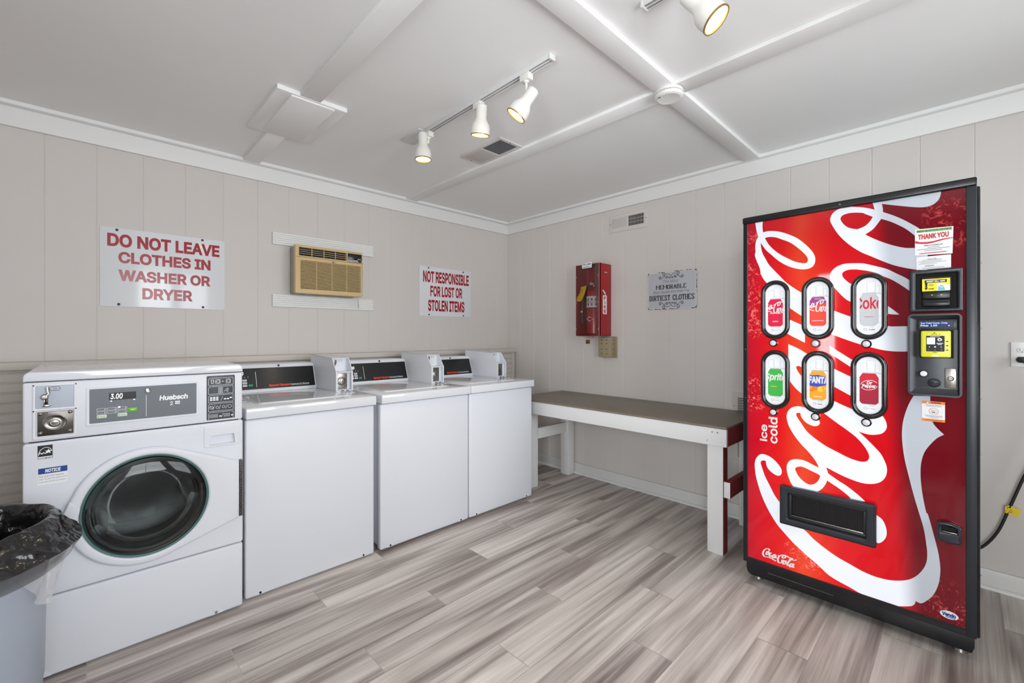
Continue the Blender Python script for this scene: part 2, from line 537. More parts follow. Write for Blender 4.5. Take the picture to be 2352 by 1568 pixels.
X0, X1, Y0, Y1, ZC = -1.7, 3.275, -1.3, 3.462, 2.478
def build_floor():
    bm = nb()
    cl = bm.loops.layers.color.new('plank')
    W_, L_, g = 0.182, 1.22, 0.0014
    k = -8
    while 0.07 + W_ * k < Y1:
        ya, yb = max(0.07 + W_ * k, Y0), min(0.07 + W_ * (k + 1), Y1)
        if yb > Y0:
            x = X0 - 3 * L_ + (0.0, 0.42, 0.81)[k % 3] + (-X0 % L_)
            while x < X1:
                xa, xb = max(x, X0), min(x + L_, X1)
                if xb > xa:
                    c = (rnd.random(), rnd.random(), rnd.random(), 1)
                    f = bm.faces.new([bm.verts.new(p) for p in ((xa + g, ya + g * .6, 0), (xb - g, ya + g * .6, 0), (xb - g, yb - g * .6, 0), (xa + g, yb - g * .6, 0))])
                    for lp in f.loops: lp[cl] = c
                x += L_
        k += 1
    n = len(bm.faces)
    bx(bm, X0 - .1, X1 + .1, Y0 - .1, Y1 + .1, -0.08, -0.0012, mi=1)
    return struct('floor', bm, [floor_mat(), mat('joint_filler', (206, 200, 194), 0.6)], label='grey wood plank floor', smooth=False)
build_floor()

def grooved(bm, fr, u0, u1, v0, v1, first, pitch, depth=0.0022, half=0.0035, thick=0.1, horiz=False):
    """panelling with V-grooves as real geometry, set back from the frame plane by thickness."""
    a0, a1, b0, b1 = (v0, v1, u0, u1) if horiz else (u0, u1, v0, v1)
    pr = [(a0, 0.0)]
    gs = []
    for f0 in (first if isinstance(first, tuple) else (first,)):
        k = math.ceil((a0 + half - f0) / pitch)
        while f0 + k * pitch < a1 - half:
            gs.append(f0 + k * pitch); k += 1
    for g in sorted(gs):
        pr += [(g - half, 0), (g - half * .4, -depth), (g + half * .4, -depth), (g + half, 0)]
    pr += [(a1, 0), (a1, -thick), (a0, -thick)]
    t = bmesh.new()
    P = (lambda a, b, w: (b, a, w)) if horiz else (lambda a, b, w: (a, b, w))
    A = [t.verts.new(P(a, b0, w)) for a, w in pr]; B = [t.verts.new(P(a, b1, w)) for a, w in pr]
    n = len(pr)
    for i in range(n):
        j = (i + 1) % n
        t.faces.new((A[i], A[j], B[j], B[i]))
    t.faces.new(A); t.faces.new(B)
    return addmesh(bm, t, fr.m)

bm = nb(); grooved(bm, LW, X0, X1 + .1, 0, ZC, -0.165, 0.2055)
struct('wall_left', bm, M['wall'], label='greige vertical panelled wall behind the washers', smooth=False)
bm = nb(); grooved(bm, RW, -Y1 - .0, -Y0, 0, ZC, 0.025, 0.2055)
struct('wall_right', bm, M['wall'], label='greige vertical panelled wall behind the bench', smooth=False)
# walls behind the camera with window and door openings
bm = nb()
xs = [(X0 - .1, -0.40), (1.10, 1.40), (2.90, X1)]
for a, b_ in xs: bx(bm, a, b_, Y0 - .1, Y0, 0, ZC)
for a, b_ in ((-0.40, 1.10), (1.40, 2.90)):
    bx(bm, a, b_, Y0 - .1, Y0, 0, .85); bx(bm, a, b_, Y0 - .1, Y0, 2.25, ZC)
struct('wall_back', bm, M['wall'], smooth=False)
bm = nb()
for a, b_ in ((Y0, -1.25), (-.15, 1.08), (1.36, Y1 + .1)): bx(bm, X0 - .1, X0, a, b_, 0, ZC)
bx(bm, X0 - .1, X0, -1.25, -.15, 0, .45); bx(bm, X0 - .1, X0, -1.25, -.15, 2.15, ZC); bx(bm, X0 - .1, X0, 1.08, 1.36, 0, .66); bx(bm, X0 - .1, X0, 1.08, 1.36, 2.09, ZC)
struct('wall_side', bm, M['wall'], smooth=False)
def window(n, fr, u0, u1, v0, v1, nu, nv, door=False):
    bm = nb(); t = 0.05
    for a in (u0, u1 - t): bx(bm, a, a + t, v0, v1, -.08, .02, .004, fr)
    for a in (v0, v1 - t): bx(bm, u0 + t, u1 - t, a, a + t, -.08, .02, .004, fr)
    for i in range(1, nu):
        c = u0 + (u1 - u0) * i / nu; bx(bm, c - .012, c + .012, v0 + t, v1 - t, -.05, -.02, 0, fr)
    for i in range(1, nv):
        c = v0 + (v1 - v0) * i / nv; bx(bm, u0 + t, u1 - t, c - .012, c + .012, -.05, -.02, 0, fr)
    o = struct(n, bm, M['trim'])
    bm = nb(); bx(bm, u0 + t, u1 - t, v0 + t, v1 - t, -.037, -.033, 0, fr)
    obj('pane', bm, GLASS, o)
GLASS = clear('window_glass', (0.97, 0.98, 0.98))
BW = Fr((0, Y0, 0), (-1, 0, 0), (0, 0, 1)); SW = Fr((X0, 0, 0), (0, 1, 0), (0, 0, 1))
window('window_1', BW, -1.10, 0.40, .85, 2.25, 2, 2); window('window_2', BW, -2.90, -1.40, .85, 2.25, 2, 2)
window('added_window_3', SW, -1.25, -.15, .45, 2.15, 2, 3); window('window_4', SW, 1.08, 1.36, .66, 2.09, 1, 2)  # the first is an added window, sized and placed to let fill light in

bm = nb(); bx(bm, X0 - .1, X1 + .1, Y0 - .1, Y1 + .1, ZC, ZC + .08)
struct('ceiling', bm, M['ceil'], label='flat white painted ceiling')
# flat battens on the ceiling
ZB = 2.457
def trim(n, *boxes, m=None, b=.0015, label=None):
    bm = nb()
    for q in boxes: bx(bm, *q, b)
    return struct(n, bm, m or M['trim'], label=label)
trim('trim_1', (X0, X1, 3.440, Y1, 2.357, ZB), label='white crown board above the left wall')
trim('trim_2', (3.255, X1, Y0, 3.440, 2.357, ZB), label='white crown board above the right wall')
trim('trim_3', (X0, X1, 3.398, Y1, ZB, ZC), (3.220, X1, Y0, 3.398, ZB, ZC), m=M['ceil'], label='flat batten around the ceiling edge')
trim('trim_4', (X0, 3.220, .962, 1.060, ZB - .002, ZC), m=M['ceil'], label='flat ceiling batten running towards the right wall')
trim('trim_5', (2.002, 2.108, 1.060, 3.398, ZB + .003, ZC), (2.002, 2.108, Y0, .962, ZB + .003, ZC), m=M['ceil'], label='flat ceiling batten running to the left wall')
trim('trim_6', (.760, .858, 2.838, 3.398, ZB, ZC), (.760, .858, Y0, .962, ZB, ZC), (.760, .858, 1.060, 2.293, ZB, ZC), m=M['ceil'], label='flat ceiling batten through the access hatch')
# boxed-out lower wall with horizontal beads, and its ledge
bm = nb(); CH = Fr((0, 3.340, 0), (1, 0, 0), (0, 0, 1))
grooved(bm, CH, X0, 3.225, 0, 1.098, (1.028, 1.036), 0.0505, .004, .003, .12, True)
struct('wall_lower', bm, M['chase'], label='beadboard boxed-out lower wall behind the washers', smooth=False)
trim('trim_7', (3.225, 3.262, 3.334, 3.46, 0, 1.098), m=M['chase'], label='corner post of the boxed-out lower wall')
trim('trim_8', (X0, X1, 3.312, Y1, 1.098, 1.135), m=M['chase'], label='ledge on top of the boxed-out lower wall')
bm = nb(); bx(bm, 3.259, X1, Y0, 3.312, 0, .095, .003)
t = [(3.259, 0), (3.243, 0), (3.2435, .008), (3.247, .014), (3.252, .0175), (3.259, .019)]
tb = bmesh.new(); A = [tb.verts.new((a, Y0, z)) for a, z in t]; B = [tb.verts.new((a, 3.312, z)) for a, z in t]
for i in range(len(t)): tb.faces.new((A[i], A[(i + 1) % 6], B[(i + 1) % 6], B[i]))
tb.faces.new(A); tb.faces.new(B); addmesh(bm, tb)
struct('baseboard_right', bm, M['hard'], label='white baseboard under the bench')
# ------------------------------------------------------------------ front-load washer
def front_loader():
    T = thing('washing_machine', 'white front-load washer with a round glass door beside the bin', 'washing machine', (0.18, 2.74, 0))
    x0, x1, cx = -.165, .525, .18
    # shell: open at the front so that the drum sits in a real cavity
    bm = nb()
    bx(bm, x0 + .004, x0 + .014, 2.372, 3.12, .02, 1.10); bx(bm, x1 - .014, x1 - .004, 2.372, 3.12, .02, 1.10)
    bx(bm, x0 + .004, x1 - .004, 3.11, 3.12, .02, 1.10); bx(bm, x0 + .004, x1 - .004, 2.372, 3.12, .02, .03)
    body = obj('cabinet', bm, M['whitegap'], T)
    bm = nb()   # top with a round front edge
    plate(bm, FL, [[(x0, 1.103), (x1, 1.103)] + [(x1 - .02 + .02 * math.cos(R(a)), 1.118 + .02 * math.sin(R(a))) for a in range(0, 91, 15)] + [(x0 + .02 + .02 * math.cos(R(a)), 1.118 + .02 * math.sin(R(a))) for a in range(90, 181, 15)]], -.775, -.001, .006, bres=3)
    obj('top', bm, M['gloss'], T)
    bm = nb(); bx(bm, x0, x1 - .002, 2.35, 2.40, .884, 1.100, .007, seg=3)
    cp = obj('control_fascia', bm, M['white'], T)
    # front panel with the door opening
    C = (.180, .578)
    bm = nb()
    plate(bm, FL, [rrect(x0, x1, .312, .880, .010), ell(C[0], C[1], .212, .212, 64), [(.394, .781), (.492, .781), (.487, .821), (.403, .821)]], -.022, 0.0, .006, bres=2)
    fp = obj('front_panel', bm, M['white'], T)
    bm = nb(); bx(bm, x0, x1, 2.352, 2.40, .014, .307, .009, seg=3)
    kp = obj('kick_panel', bm, M['white'], T)
    for u in (x0 + .045, x1 - .105):
        bm = nb(); plate(bm, FL, [[(u - .028, .019), (u + .028, .019), (u + .016, .027), (u + .008, .038), (u - .008, .038), (u - .016, .027)]], -.002, .0005)
        lathe(bm, FL, u, .027, [(0, .004), (.005, .003), (.006, 0)], 12, 1)
        obj('screw', bm, [M['white'], M['steel']], kp)
    for x in (x0 + .06, x1 - .06):
        for y in (2.50, 3.05):
            bm = nb(); cyl(bm, (x, y, 0), (x, y, .02), .022, n=16); obj('foot', bm, M['black'], T)
    # door: a disc that runs out to the hinge on the right
    r = .236; hx = .506; up, dn = .697, .436
    def tang(px, py, s):
        dx, dy = px - C[0], py - C[1]; d = math.hypot(dx, dy); a = math.atan2(dy, dx) + s * math.acos(r / d)
        return a
    a1, a2 = tang(hx, up, 1), tang(hx, dn, -1)
    ol = [(C[0] + r * math.cos(a1 + (a2 + 2 * math.pi - a1) * i / 70), C[1] + r * math.sin(a1 + (a2 + 2 * math.pi - a1) * i / 70)) for i in range(71)]
    ol += [(hx, dn), (hx, up)]
    bm = nb(); plate(bm, FL, [ol, ell(.184, .578, .203, .203, 72)], 0.001, .024, .012, bres=4)
    door = obj('door', bm, M['white'], T, ang=50)
    bm = nb()
    ring = [(.203, .012), (.203, .026), (.208, .028), (.213, .022), (.213, .012)]
    lathe(bm, FL, .184, .578, [(.196, .004), (.197, .018), (.203, .023), (.206, .019), (.206, .004)], 72, closed=True)
    obj('door_ring', bm, mat('green_tinted_glass_edge', (92, 122, 120), 0.12, spec=0.6), door)
    bm = nb()
    lathe(bm, FL, .184, .578, [(.197, .010), (.190, .022), (.175, .028), (.15, .033), (.10, .039), (.05, .042), (0, .043)], 72)
    obj('door_glass', bm, clear('washer_glass', (.70, .73, .73), .03, .9), door)
    bm = nb()   # inner bowl of the porthole, in steps
    lathe(bm, FL, .184, .578, [(.186, .006), (.180, -.012), (.168, -.03), (.160, -.036), (.150, -.070), (.140, -.078), (.128, -.105), (.10, -.125), (.05, -.135), (0, -.138)], 72)
    obj('glass_bowl', bm, clear('bowl_glass', (.74, .77, .78), .16, .30), door)
    bm = nb()
    lathe(bm, FL, .184, .578, [(.197, .008), (.190, -.02), (.188, -.06), (.196, -.10)], 72)
    obj('gasket', bm, M['gasket'], T)
    bm = nb()
    lathe(bm, FL, C[0], C[1], [(.198, -.09), (.255, -.13), (.265, -.2), (.262, -.46), (.24, -.475), (.12, -.482), (.06, -.47), (0, -.465)], 72)
    for k in range(3):
        a = R(100 + 120 * k)
        q = Fr((C[0] + .215 * math.cos(a), 2.35, C[1] + .215 * math.sin(a)), (-math.sin(a), 0, math.cos(a)), (0, 1, 0))
        bx(bm, -.03, .03, .16, .45, -.03, .05, .014, q)
    obj('drum', bm, mat('drum_steel', (112, 112, 112), 0.42, metal=0.6, bump=0.1, bscale=160), T)
    # pull on the left of the door
    bm = nb()
    plate(bm, FL, [[(-.046, .505), (-.016, .535), (-.023, .578), (-.016, .622), (-.046, .652), (-.062, .61), (-.064, .578), (-.062, .54)]], .018, .030, .006, bres=3)
    obj('door_handle', bm, M['white'], door)
    bm = nb(); bx(bm, .508, .520, .437, .697, -.002, .012, .002, FL)
    for i in range(28): bx(bm, .507, .521, .4385 + i * .00925, .4435 + i * .00925, -.001, .0135, .0008, FL, 1)
    obj('hinge', bm, [M['black'], M['dksteel']], T)
    # coin box
    bm = nb()
    plate(bm, FL, [rrect(-.140, -.027, .892, 1.093, .006), rrect(-.133, -.034, 1.004, 1.086, .003), rrect(-.133, -.034, .899, .996, .003)], -.001, .005, .0015)
    rect(bm, FL, -.134, -.033, 1.002, 1.088, .0012, 1)
    plate(bm, FL, [[(-.128, .904), (-.036, .904), (-.036, .991), (-.128, .991)]], .0005, .0045, .001, 2)
    for u in (-.138, -.029):
        for v in (1.091, .998): lathe(bm, FL, u + .0, v - .002, [(0, .0062), (.0022, .0058), (.0026, .005)], 10, 3)
    cb = obj('coin_box', bm, [M['plastic'], M['lgrey'], M['dksteel'], M['black']], T)
    bm = nb()
    lathe(bm, FL, -.084, .950, [(.031, .0045), (.032, .009), (.029, .011), (.027, .0095), (.0185, .008), (.0175, .012), (.0145, .0125), (.0125, .009), (0, .009)], 40, sc=.92)
    lathe(bm, FL, -.084, .950, [(.009, .009), (.009, .0135), (.0065, .014), (0, .014)], 24)
    bx(bm, -.091, -.077, .9485, .9515, .0138, .0148, 0, FL, 1)
    for u in (-.121, -.044):
        for v in (.985, .915): lathe(bm, FL, u, v, [(.0065, .0045), (.006, .008), (.003, .0105), (0, .011)], 16)
    obj('coin_lock', bm, [M['steel'], M['black']], cb)
    bm = nb()   # coin return crank
    tube(bm, [FL.p(-.1035, 1.082, .012), FL.p(-.1025, 1.070, .014), FL.p(-.0995, 1.058, .016)], .0052, 12)
    lathe(bm, FL, -.110, 1.046, [(.011, .004), (.0105, .012), (.007, .017), (0, .018)], 20)
    tube(bm, [FL.p(-.0995, 1.058, .014), FL.p(-.110, 1.047, .014)], .0045, 10)
    bx(bm, -.1095, -.1015, 1.017, 1.040, .002, .010, .002, FL, 1)
    bx(bm, -.1125, -.1095, 1.016, 1.040, .002, .012, .001, FL)
    lathe(bm, FL, -.106, 1.014, [(.0125, .002), (.012, .006), (.007, .009), (0, .0095)], 20, sc=.45)
    obj('coin_return_lever', bm, [M['chrome'], M['black']], cb)
    bm = nb()
    plate(bm, FL, [[(-.099, 1.075), (-.094, 1.083), (-.074, 1.083), (-.069, 1.075), (-.074, 1.067), (-.094, 1.067)], [(-.0975, 1.075), (-.0935, 1.0815), (-.0745, 1.0815), (-.0705, 1.075), (-.0745, 1.0685), (-.0935, 1.0685)]], .0018, .0018)
    text(bm, FL, '25c', -.089, -.078, 1.0715, 1.0785, .0018)
    obj('price_mark', bm, M['ink'], cb)
    bm = nb(); text(bm, FL, 'MONARCH', -.101, -.066, .985, .989, .0047); obj('lettering', bm, M['inkw'], cb)
    # display fascia
    bm = nb()
    plate(bm, FL, [rrect(-.001, .354, .922, 1.070, .006), rrect(.008, .346, .931, 1.063, .003)], -.001, .0035, .0012)
    rect(bm, FL, .007, .347, .930, 1.064, .0012, 1)
    pn = obj('display_panel', bm, [M['white'], M['grey']], T)
    bm = nb()
    rect(bm, FL, .064, .145, 1.016, 1.045, .0016, 2)
    text(bm, FL, '3.00', .068, .104, 1.020, 1.041, .002, .015, .15, mi=1)
    obj('display_digits', bm, [M['inkw'], M['led'], M['display']], pn, smooth=False); bm = nb()
    bx(bm, .1762, .1775, .940, 1.026, .001, .0016, 0, FL); obj('divider_line', bm, M['inkw'], pn); bm = nb()
    text(bm, FL, 'Huebsch', .219, .316, .999, 1.020, .0016, .035, .12)
    text(bm, FL, '2', .255, .264, .976, .992, .0016, .012)
    for i in range(4):
        for dz in (0, .0075):
            rect(bm, FL, .272 + i * .0042, .2755 + i * .0042, .979 + dz, .985 + dz, .0016)
    obj('brand_lettering', bm, M['inkw'], pn, smooth=False); bm = nb()
    for i, u in enumerate((.070, .088, .105, .122, .139)):
        plate(bm, FL, [ell(u, 1.0125, .0028, .0022, 12)], .0018, .0018, mi=1 if i in (0, 4) else 3)
        if 0 < i < 4: plate(bm, FL, [rrect(u - .005, u + .005, 1.001, 1.009, .002), rrect(u - .004, u + .004, 1.002, 1.008, .002)], .0017, .0017, mi=3)
        for dz in (0, .003): rect(bm, FL, u - .005, u + .005, .9955 + dz, .9967 + dz, .0017, 3)
    rect(bm, FL, .062, .086, .9905, .992, .0017, 3)
    for r_ in range(2):
        for c in range(3):
            ua = .0285 + c * .0305; va = .9775 - r_ * .0125 + .0
            plate(bm, FL, [rrect(ua, ua + .0275, va - .0005, va + .0095, .0012), rrect(ua + .0008, ua + .0267, va + .0003, va + .0087, .001)], .0017, .0017)
            rect(bm, FL, ua + .006, ua + .019, va + .0035, va + .0055, .0017, 3)
            rect(bm, FL, ua + .022, ua + .0235, va + .002, va + .007, .0017)
    plate(bm, FL, [ell(.0935, .9865, .004, .003, 14)], .0019, .0019, mi=1)
    for ua in (.0285, .089):
        bx(bm, ua, ua + .0285, .949, .9615, .001, .003, .0008, FL, 4); plate(bm, FL, [ell(ua + .004, .9555, .0015, .0015, 10)], .0032, .0032, mi=2)
        rect(bm, FL, ua + .008, ua + .024, .9545, .9560, .0032, 3)
    bx(bm, .119, .1475, .965, .9795, .001, .003, .0008, FL, 5); plate(bm, FL, [ell(.123, .972, .0016, .0016, 10)], .0032, .0032, mi=2)
    rect(bm, FL, .129, .141, .9715, .9735, .0032)
    obj('control_print', bm, [M['inkw'], M['led'], M['display'], M['inkgrey'], M['palegreen'], M['green']], pn)
    bm = nb()
    lathe(bm, FL, .181, 1.045, [(.0095, .001), (.0095, .004), (.008, .006), (.006, .0045), (.0045, .005), (.0035, .0065), (0, .0065)], 28)
    obj('key_lock', bm, [M['chrome']], pn)
    # pictogram card on the right
    bm = nb()
    plate(bm, FL, [rrect(.384, .492, .893, 1.091, .005)], 0, .0012, .0004)
    for i in range(5):
        vb = 1.047 - i * .0385
        oc = [(.391, vb + .006), (.391, vb + .034), (.485, vb + .034), (.485, vb)]
        outer = [(.390, vb), (.486, vb), (.486, vb + .034), (.395, vb + .034), (.390, vb + .029)]
        inner = [(.3912, vb + .0012), (.4848, vb + .0012), (.4848, vb + .0328), (.3955, vb + .0328), (.3912, vb + .0285)]
        plate(bm, FL, [outer, inner], .0014, .0014, mi=1)
    def ring(u, v, r_, t=.0012, mi=1): plate(bm, FL, [ell(u, v, r_, r_, 20), ell(u, v, r_ - t, r_ - t, 20)], .0015, .0015, mi=mi)
    # shirt into machine, out again
    v = 1.064
    plate(bm, FL, [[(.398, v + .008), (.402, v + .010), (.408, v + .010), (.412, v + .008), (.409, v + .003), (.409, v - .008), (.401, v - .008), (.401, v + .003)], [(.4005, v + .007), (.4025, v + .0085), (.4075, v + .0085), (.4095, v + .007), (.4075, v + .004), (.4075, v - .0065), (.4025, v - .0065), (.4025, v + .004)]], .0015, .0015, mi=1)
    for u in (.426, .466): plate(bm, FL, [rrect(u - .009, u + .009, v - .010, v + .010, .002), rrect(u - .0078, u + .0078, v - .0088, v + .0088, .002)], .0015, .0015, mi=1); ring(u + .001, v, .0065)
    rect(bm, FL, .413, .4195, v - .0008, v + .0008, .0015, 1); rect(bm, FL, .441, .449, v - .0008, v + .0008, .0015, 1)
    v = 1.0255
    for i in range(3):
        for j in range(2): plate(bm, FL, [rrect(.428 + j * .009, .4355 + j * .009, v - .014 + i * .0095, v - .0065 + i * .0095, .001), rrect(.429 + j * .009, .4345 + j * .009, v - .013 + i * .0095, v - .0075 + i * .0095, .001)], .0015, .0015, mi=1)
    stroke(bm, FL, [(.450, v - .008), (.456, v - .001), (.463, v + .006), (.466, v), (.459, v - .006), (.467, v - .009)], .0014, .0015, 1)
    v = .987
    for i in range(3):
        for j in range(3): rect(bm, FL, .396 + j * .0115, .405 + j * .0115, v - .008 + i * .0062, v - .0035 + i * .0062, .0015, 1)
    for i in range(3): rect(bm, FL, .449 + i * .0115, .458 + i * .0115, v - .006 + (i == 2) * .004, v - .0005 + (i == 2) * .004, .0015, 1)
    stroke(bm, FL, [(.437, v - .010), (.445, v + .010)], .001, .0015, 1)
    v = .949; ring(.401, v, .0075); ring(.424, v - .001, .006); ring(.448, v, .006); ring(.472, v, .0075)
    for u in (.411, .434, .459): stroke(bm, FL, [(u - .003, v - .01), (u + .003, v + .01)], .001, .0015, 1)
    stroke(bm, FL, [(.396, v + .005), (.406, v - .005)], .0012, .0015, 1)
    v = .911
    for i in range(2):
        for j in range(4): ring(.397 + j * .0085, v - .005 + i * .0085, .0036, .0009)
        for j in range(3): ring(.452 + j * .0085, v - .005 + i * .0085, .0036, .0009)
    rect(bm, FL, .431, .440, v - .006, v - .001, .0015, 1); rect(bm, FL, .477, .484, v - .006, v - .001, .0015, 1)
    stroke(bm, FL, [(.440, v - .010), (.447, v + .010)], .001, .0015, 1)
    obj('pictogram_card', bm, [M['dkgrey'], M['inkw']], T)
    # soap drawer with its finger recess
    bm = nb()
    plate(bm, FL, [rrect(.374, .514, .772, .867, .008), [(.393, .780), (.493, .780), (.488, .822), (.402, .822)]], -.002, .004, .002, bres=2)
    plate(bm, FL, [[(.391, .778), (.495, .778), (.490, .824), (.400, .824)]], -.018, -.0165)
    obj('soap_drawer', bm, M['white'], T)
    # stickers
    bm = nb(); plate(bm, FL, [[(-.128, .820), (-.090, .820), (-.090, .869), (-.128, .869)]], 0, .0006)
    stroke(bm, FL, [(-.1265, .833), (-.121, .852), (-.109, .861), (-.097, .857), (-.0915, .846)], .0016, .001, 1)
    stroke(bm, FL, [(-.125, .838), (-.121, .843), (-.117, .838), (-.113, .843), (-.109, .839), (-.105, .844), (-.101, .842), (-.096, .846)], .0022, .001, 1)
    plate(bm, FL, [[(-.1045 + (.0095 if i % 2 == 0 else .004) * math.sin(math.pi * i / 5) + .004, .846 + (.0095 if i % 2 == 0 else .004) * math.cos(math.pi * i / 5)) for i in range(10)]], .0009, .0009, mi=1)
    rect(bm, FL, -.1275, -.0905, .8255, .8285, .0009, 1)
    text(bm, FL, 'ENERGY STAR', -.127, -.091, .8208, .8248, .001, .03, mi=1)
    obj('energy_label', bm, [M['ink'], M['inkw']], fp)
    bm = nb(); plate(bm, FL, [[(-.127, .7245), (-.051, .7245), (-.051, .786), (-.127, .786)]], 0, .0006)
    rect(bm, FL, -.1265, -.0515, .7645, .7855, .0009, 1)
    text(bm, FL, 'NOTICE', -.109, -.069, .7685, .7815, .0011, .03, .1, mi=2)
    for i, s_ in enumerate(('Door locks when machine', 'starts. To open door before end of', 'cycle, wait until the lock releases.')):
        text(bm, FL, s_, -.125, -.125 + (.064, .072, .07)[i], .7525 - i * .0105, .7590 - i * .0105, .0009, mi=3)
    obj('notice_label', bm, [M['paper'], M['blue'], M['inkw'], M['inkgrey']], fp)
    return T
front_loader()

# ------------------------------------------------------------------ top-load washers
def top_loader():
    T = thing('top_load_washer', 'white top-load washer standing directly beside the front-load washer', 'washing machine', (.870, 2.72, 0), 'top-load washers in a row')
    a, b = .542, 1.197
    bm = nb()
    bx(bm, a + .006, b - .006, 2.392, 3.06, .022, .869, .012, seg=3)
    obj('cabinet', bm, M['white'], T)
    bm = nb(); bx(bm, a, b, 2.385, 2.43, .013, .868, .010, seg=3)
    fpn = obj('front_panel', bm, M['white'], T)
    F2 = Fr((0, 2.385, 0), (1, 0, 0), (0, 0, 1))
    for u in (a + .065, b - .065):
        bm = nb(); plate(bm, F2, [[(u - .022, .0175), (u + .022, .0175), (u + .012, .024), (u + .006, .034), (u - .006, .034), (u - .012, .024)]], -.002, .0005)
        lathe(bm, F2, u, .025, [(0, .004), (.005, .003), (.006, 0)], 12, 1)
        obj('screw', bm, [M['white'], M['black']], fpn)
    for x in (a + .06, b - .06):
        for y in (2.53, 3.0):
            bm = nb(); cyl(bm, (x, y, 0), (x, y, .024), .022, n=16); obj('foot', bm, M['black'], T)
    bm = nb(); bx(bm, a - .002, b + .002, 2.360, 3.225, .873, .925, .006, seg=3)
    obj('top_deck', bm, M['gloss'], T)
    TF = Fr((0, 0, .925), (1, 0, 0), (0, 1, 0))
    bm = nb()
    plate(bm, TF, [rrect(a + .075, b - .085, 2.475, 2.955, .03), rrect(a + .083, b - .093, 2.483, 2.947, .026)], -.001, .0022, .001)
    plate(bm, TF, [rrect(a + .087, b - .097, 2.487, 2.943, .024)], -.001, .004, .002, bres=2)
    lid = obj('lid', bm, M['gloss'], T)
    bm = nb(); plate(bm, TF, [[(b - .06, 2.615), (b - .018, 2.615), (b - .018, 2.655), (b - .06, 2.655)]], 0, .0006)
    rect(bm, TF, b - .06, b - .018, 2.645, 2.655, .0008, 1)
    for i in range(4): rect(bm, TF, b - .057, b - .022 - .004 * (i % 2), 2.620 + i * .006, 2.6225 + i * .006, .0008, 2)
    obj('deck_label', bm, [M['paper'], M['blue'], M['inkgrey']], T)
    # slanted control console
    pr = [(3.000, .925), (3.008, .934), (3.060, 1.083), (3.072, 1.092), (3.225, 1.092), (3.225, .925)]
    bm = nb(); t = bmesh.new(); A = [t.verts.new((a + .004, y, z)) for y, z in pr]; B = [t.verts.new((1.099, y, z)) for y, z in pr]
    for i in range(6): t.faces.new((A[i], A[(i + 1) % 6], B[(i + 1) % 6], B[i]))
    t.faces.new(A); t.faces.new(B); bmesh.ops.bevel(t, geom=t.edges[:], offset=.003, segments=2, affect='EDGES')
    addmesh(bm, t)
    con = obj('control_console', bm, M['white'], T)
    dy, dz = .052, .149; L = math.hypot(dy, dz)
    CF = Fr((0, 3.008, .934), (1, 0, 0), (0, dy / L, dz / L))
    vz = lambda z: (z - .934) * L / dz
    bm = nb(); plate(bm, CF, [rrect(a + .035, 1.092, vz(.944), vz(1.070), .004)], -.001, .0022, .001)
    fa = obj('fascia', bm, M['panelblack'], T)
    bm = nb(); w = .0026
    text(bm, CF, 'Speed Queen', .815, .938, vz(.951), vz(.968), w, .045, mi=0)
    text(bm, CF, 'Commercial Washer', .942, 1.056, vz(.953), vz(.966), w, .0, mi=1)
    obj('brand_lettering', bm, [M['sqred'], M['inkw']], fa, smooth=False); bm = nb()
    bx(bm, .7465, .7485, vz(.957), vz(1.048), .002, w, 0, CF); obj('divider_line', bm, M['inkw'], fa); bm = nb()
    text(bm, CF, '3.00', .628, .682, vz(1.030), vz(1.050), w, .015, .12); obj('display_digits', bm, M['led'], fa, smooth=False); bm = nb()
    for i in range(3): rect(bm, CF, .678, .693, vz(.967 + i * .0155), vz(.970 + i * .0155), .0036, 4)
    for u in (.684, .703): rect(bm, CF, u, u + .004, vz(1.012), vz(1.024), w, 4)
    obj('control_print', bm, [M['sqred'], M['inkw'], M['led'], M['plastic'], M['inkgrey']], fa, smooth=False)
    for i in range(3):
        for ua in (.645, .674):
            if ua == .645 and i == 2: continue
            bm = nb(); bx(bm, ua, ua + .023, vz(.963 + i * .0155), vz(.974 + i * .0155), .002, .0034, .001, CF); obj('key', bm, M['plastic'], fa)
    bm = nb(); bx(bm, .705, .727, vz(.963), vz(.975), .002, .0034, .001, CF); obj('key', bm, M['greenb'], fa, label='green start key')
    bm = nb(); q = Fr((0, 3.058, 1.079), (1, 0, 0), (0, dy / L, dz / L))
    lathe(bm, q, .882, .002, [(.0065, -.001), (.0065, .003), (0, .0035)], 18)
    obj('button', bm, M['black'], con)
    # coin drop: open-fronted metal box
    ca, cb_ = 1.100, 1.207
    prof = [(2.690, .926), (2.690, 1.045), (2.752, 1.130), (3.115, 1.146), (3.115, .926)]
    bm = nb()
    for xa, xb in ((ca, ca + .004), (cb_ - .004, cb_)):
        t = bmesh.new(); A = [t.verts.new((xa, y, z)) for y, z in prof]; B = [t.verts.new((xb, y, z)) for y, z in prof]
        for i in range(5): t.faces.new((A[i], A[(i + 1) % 5], B[(i + 1) % 5], B[i]))
        t.faces.new(A); t.faces.new(B); addmesh(bm, t)
    top = [(2.752, 1.127), (2.752, 1.130), (3.115, 1.146), (3.115, 1.143)]
    t = bmesh.new(); A = [t.verts.new((ca, y, z)) for y, z in top]; B = [t.verts.new((cb_, y, z)) for y, z in top]
    for i in range(4): t.faces.new((A[i], A[(i + 1) % 4], B[(i + 1) % 4], B[i]))
    t.faces.new(A); t.faces.new(B); addmesh(bm, t)
    bx(bm, ca + .004, cb_ - .004, 2.716, 2.719, .931, 1.043)
    bx(bm, ca + .004, cb_ - .004, 2.775, 2.778, 1.045, 1.130)
    bx(bm, ca + .004, cb_ - .004, 2.692, 2.79, 1.041, 1.046, .001)
    bx(bm, ca + .004, cb_ - .004, 2.690, 2.72, .926, .934, .001)
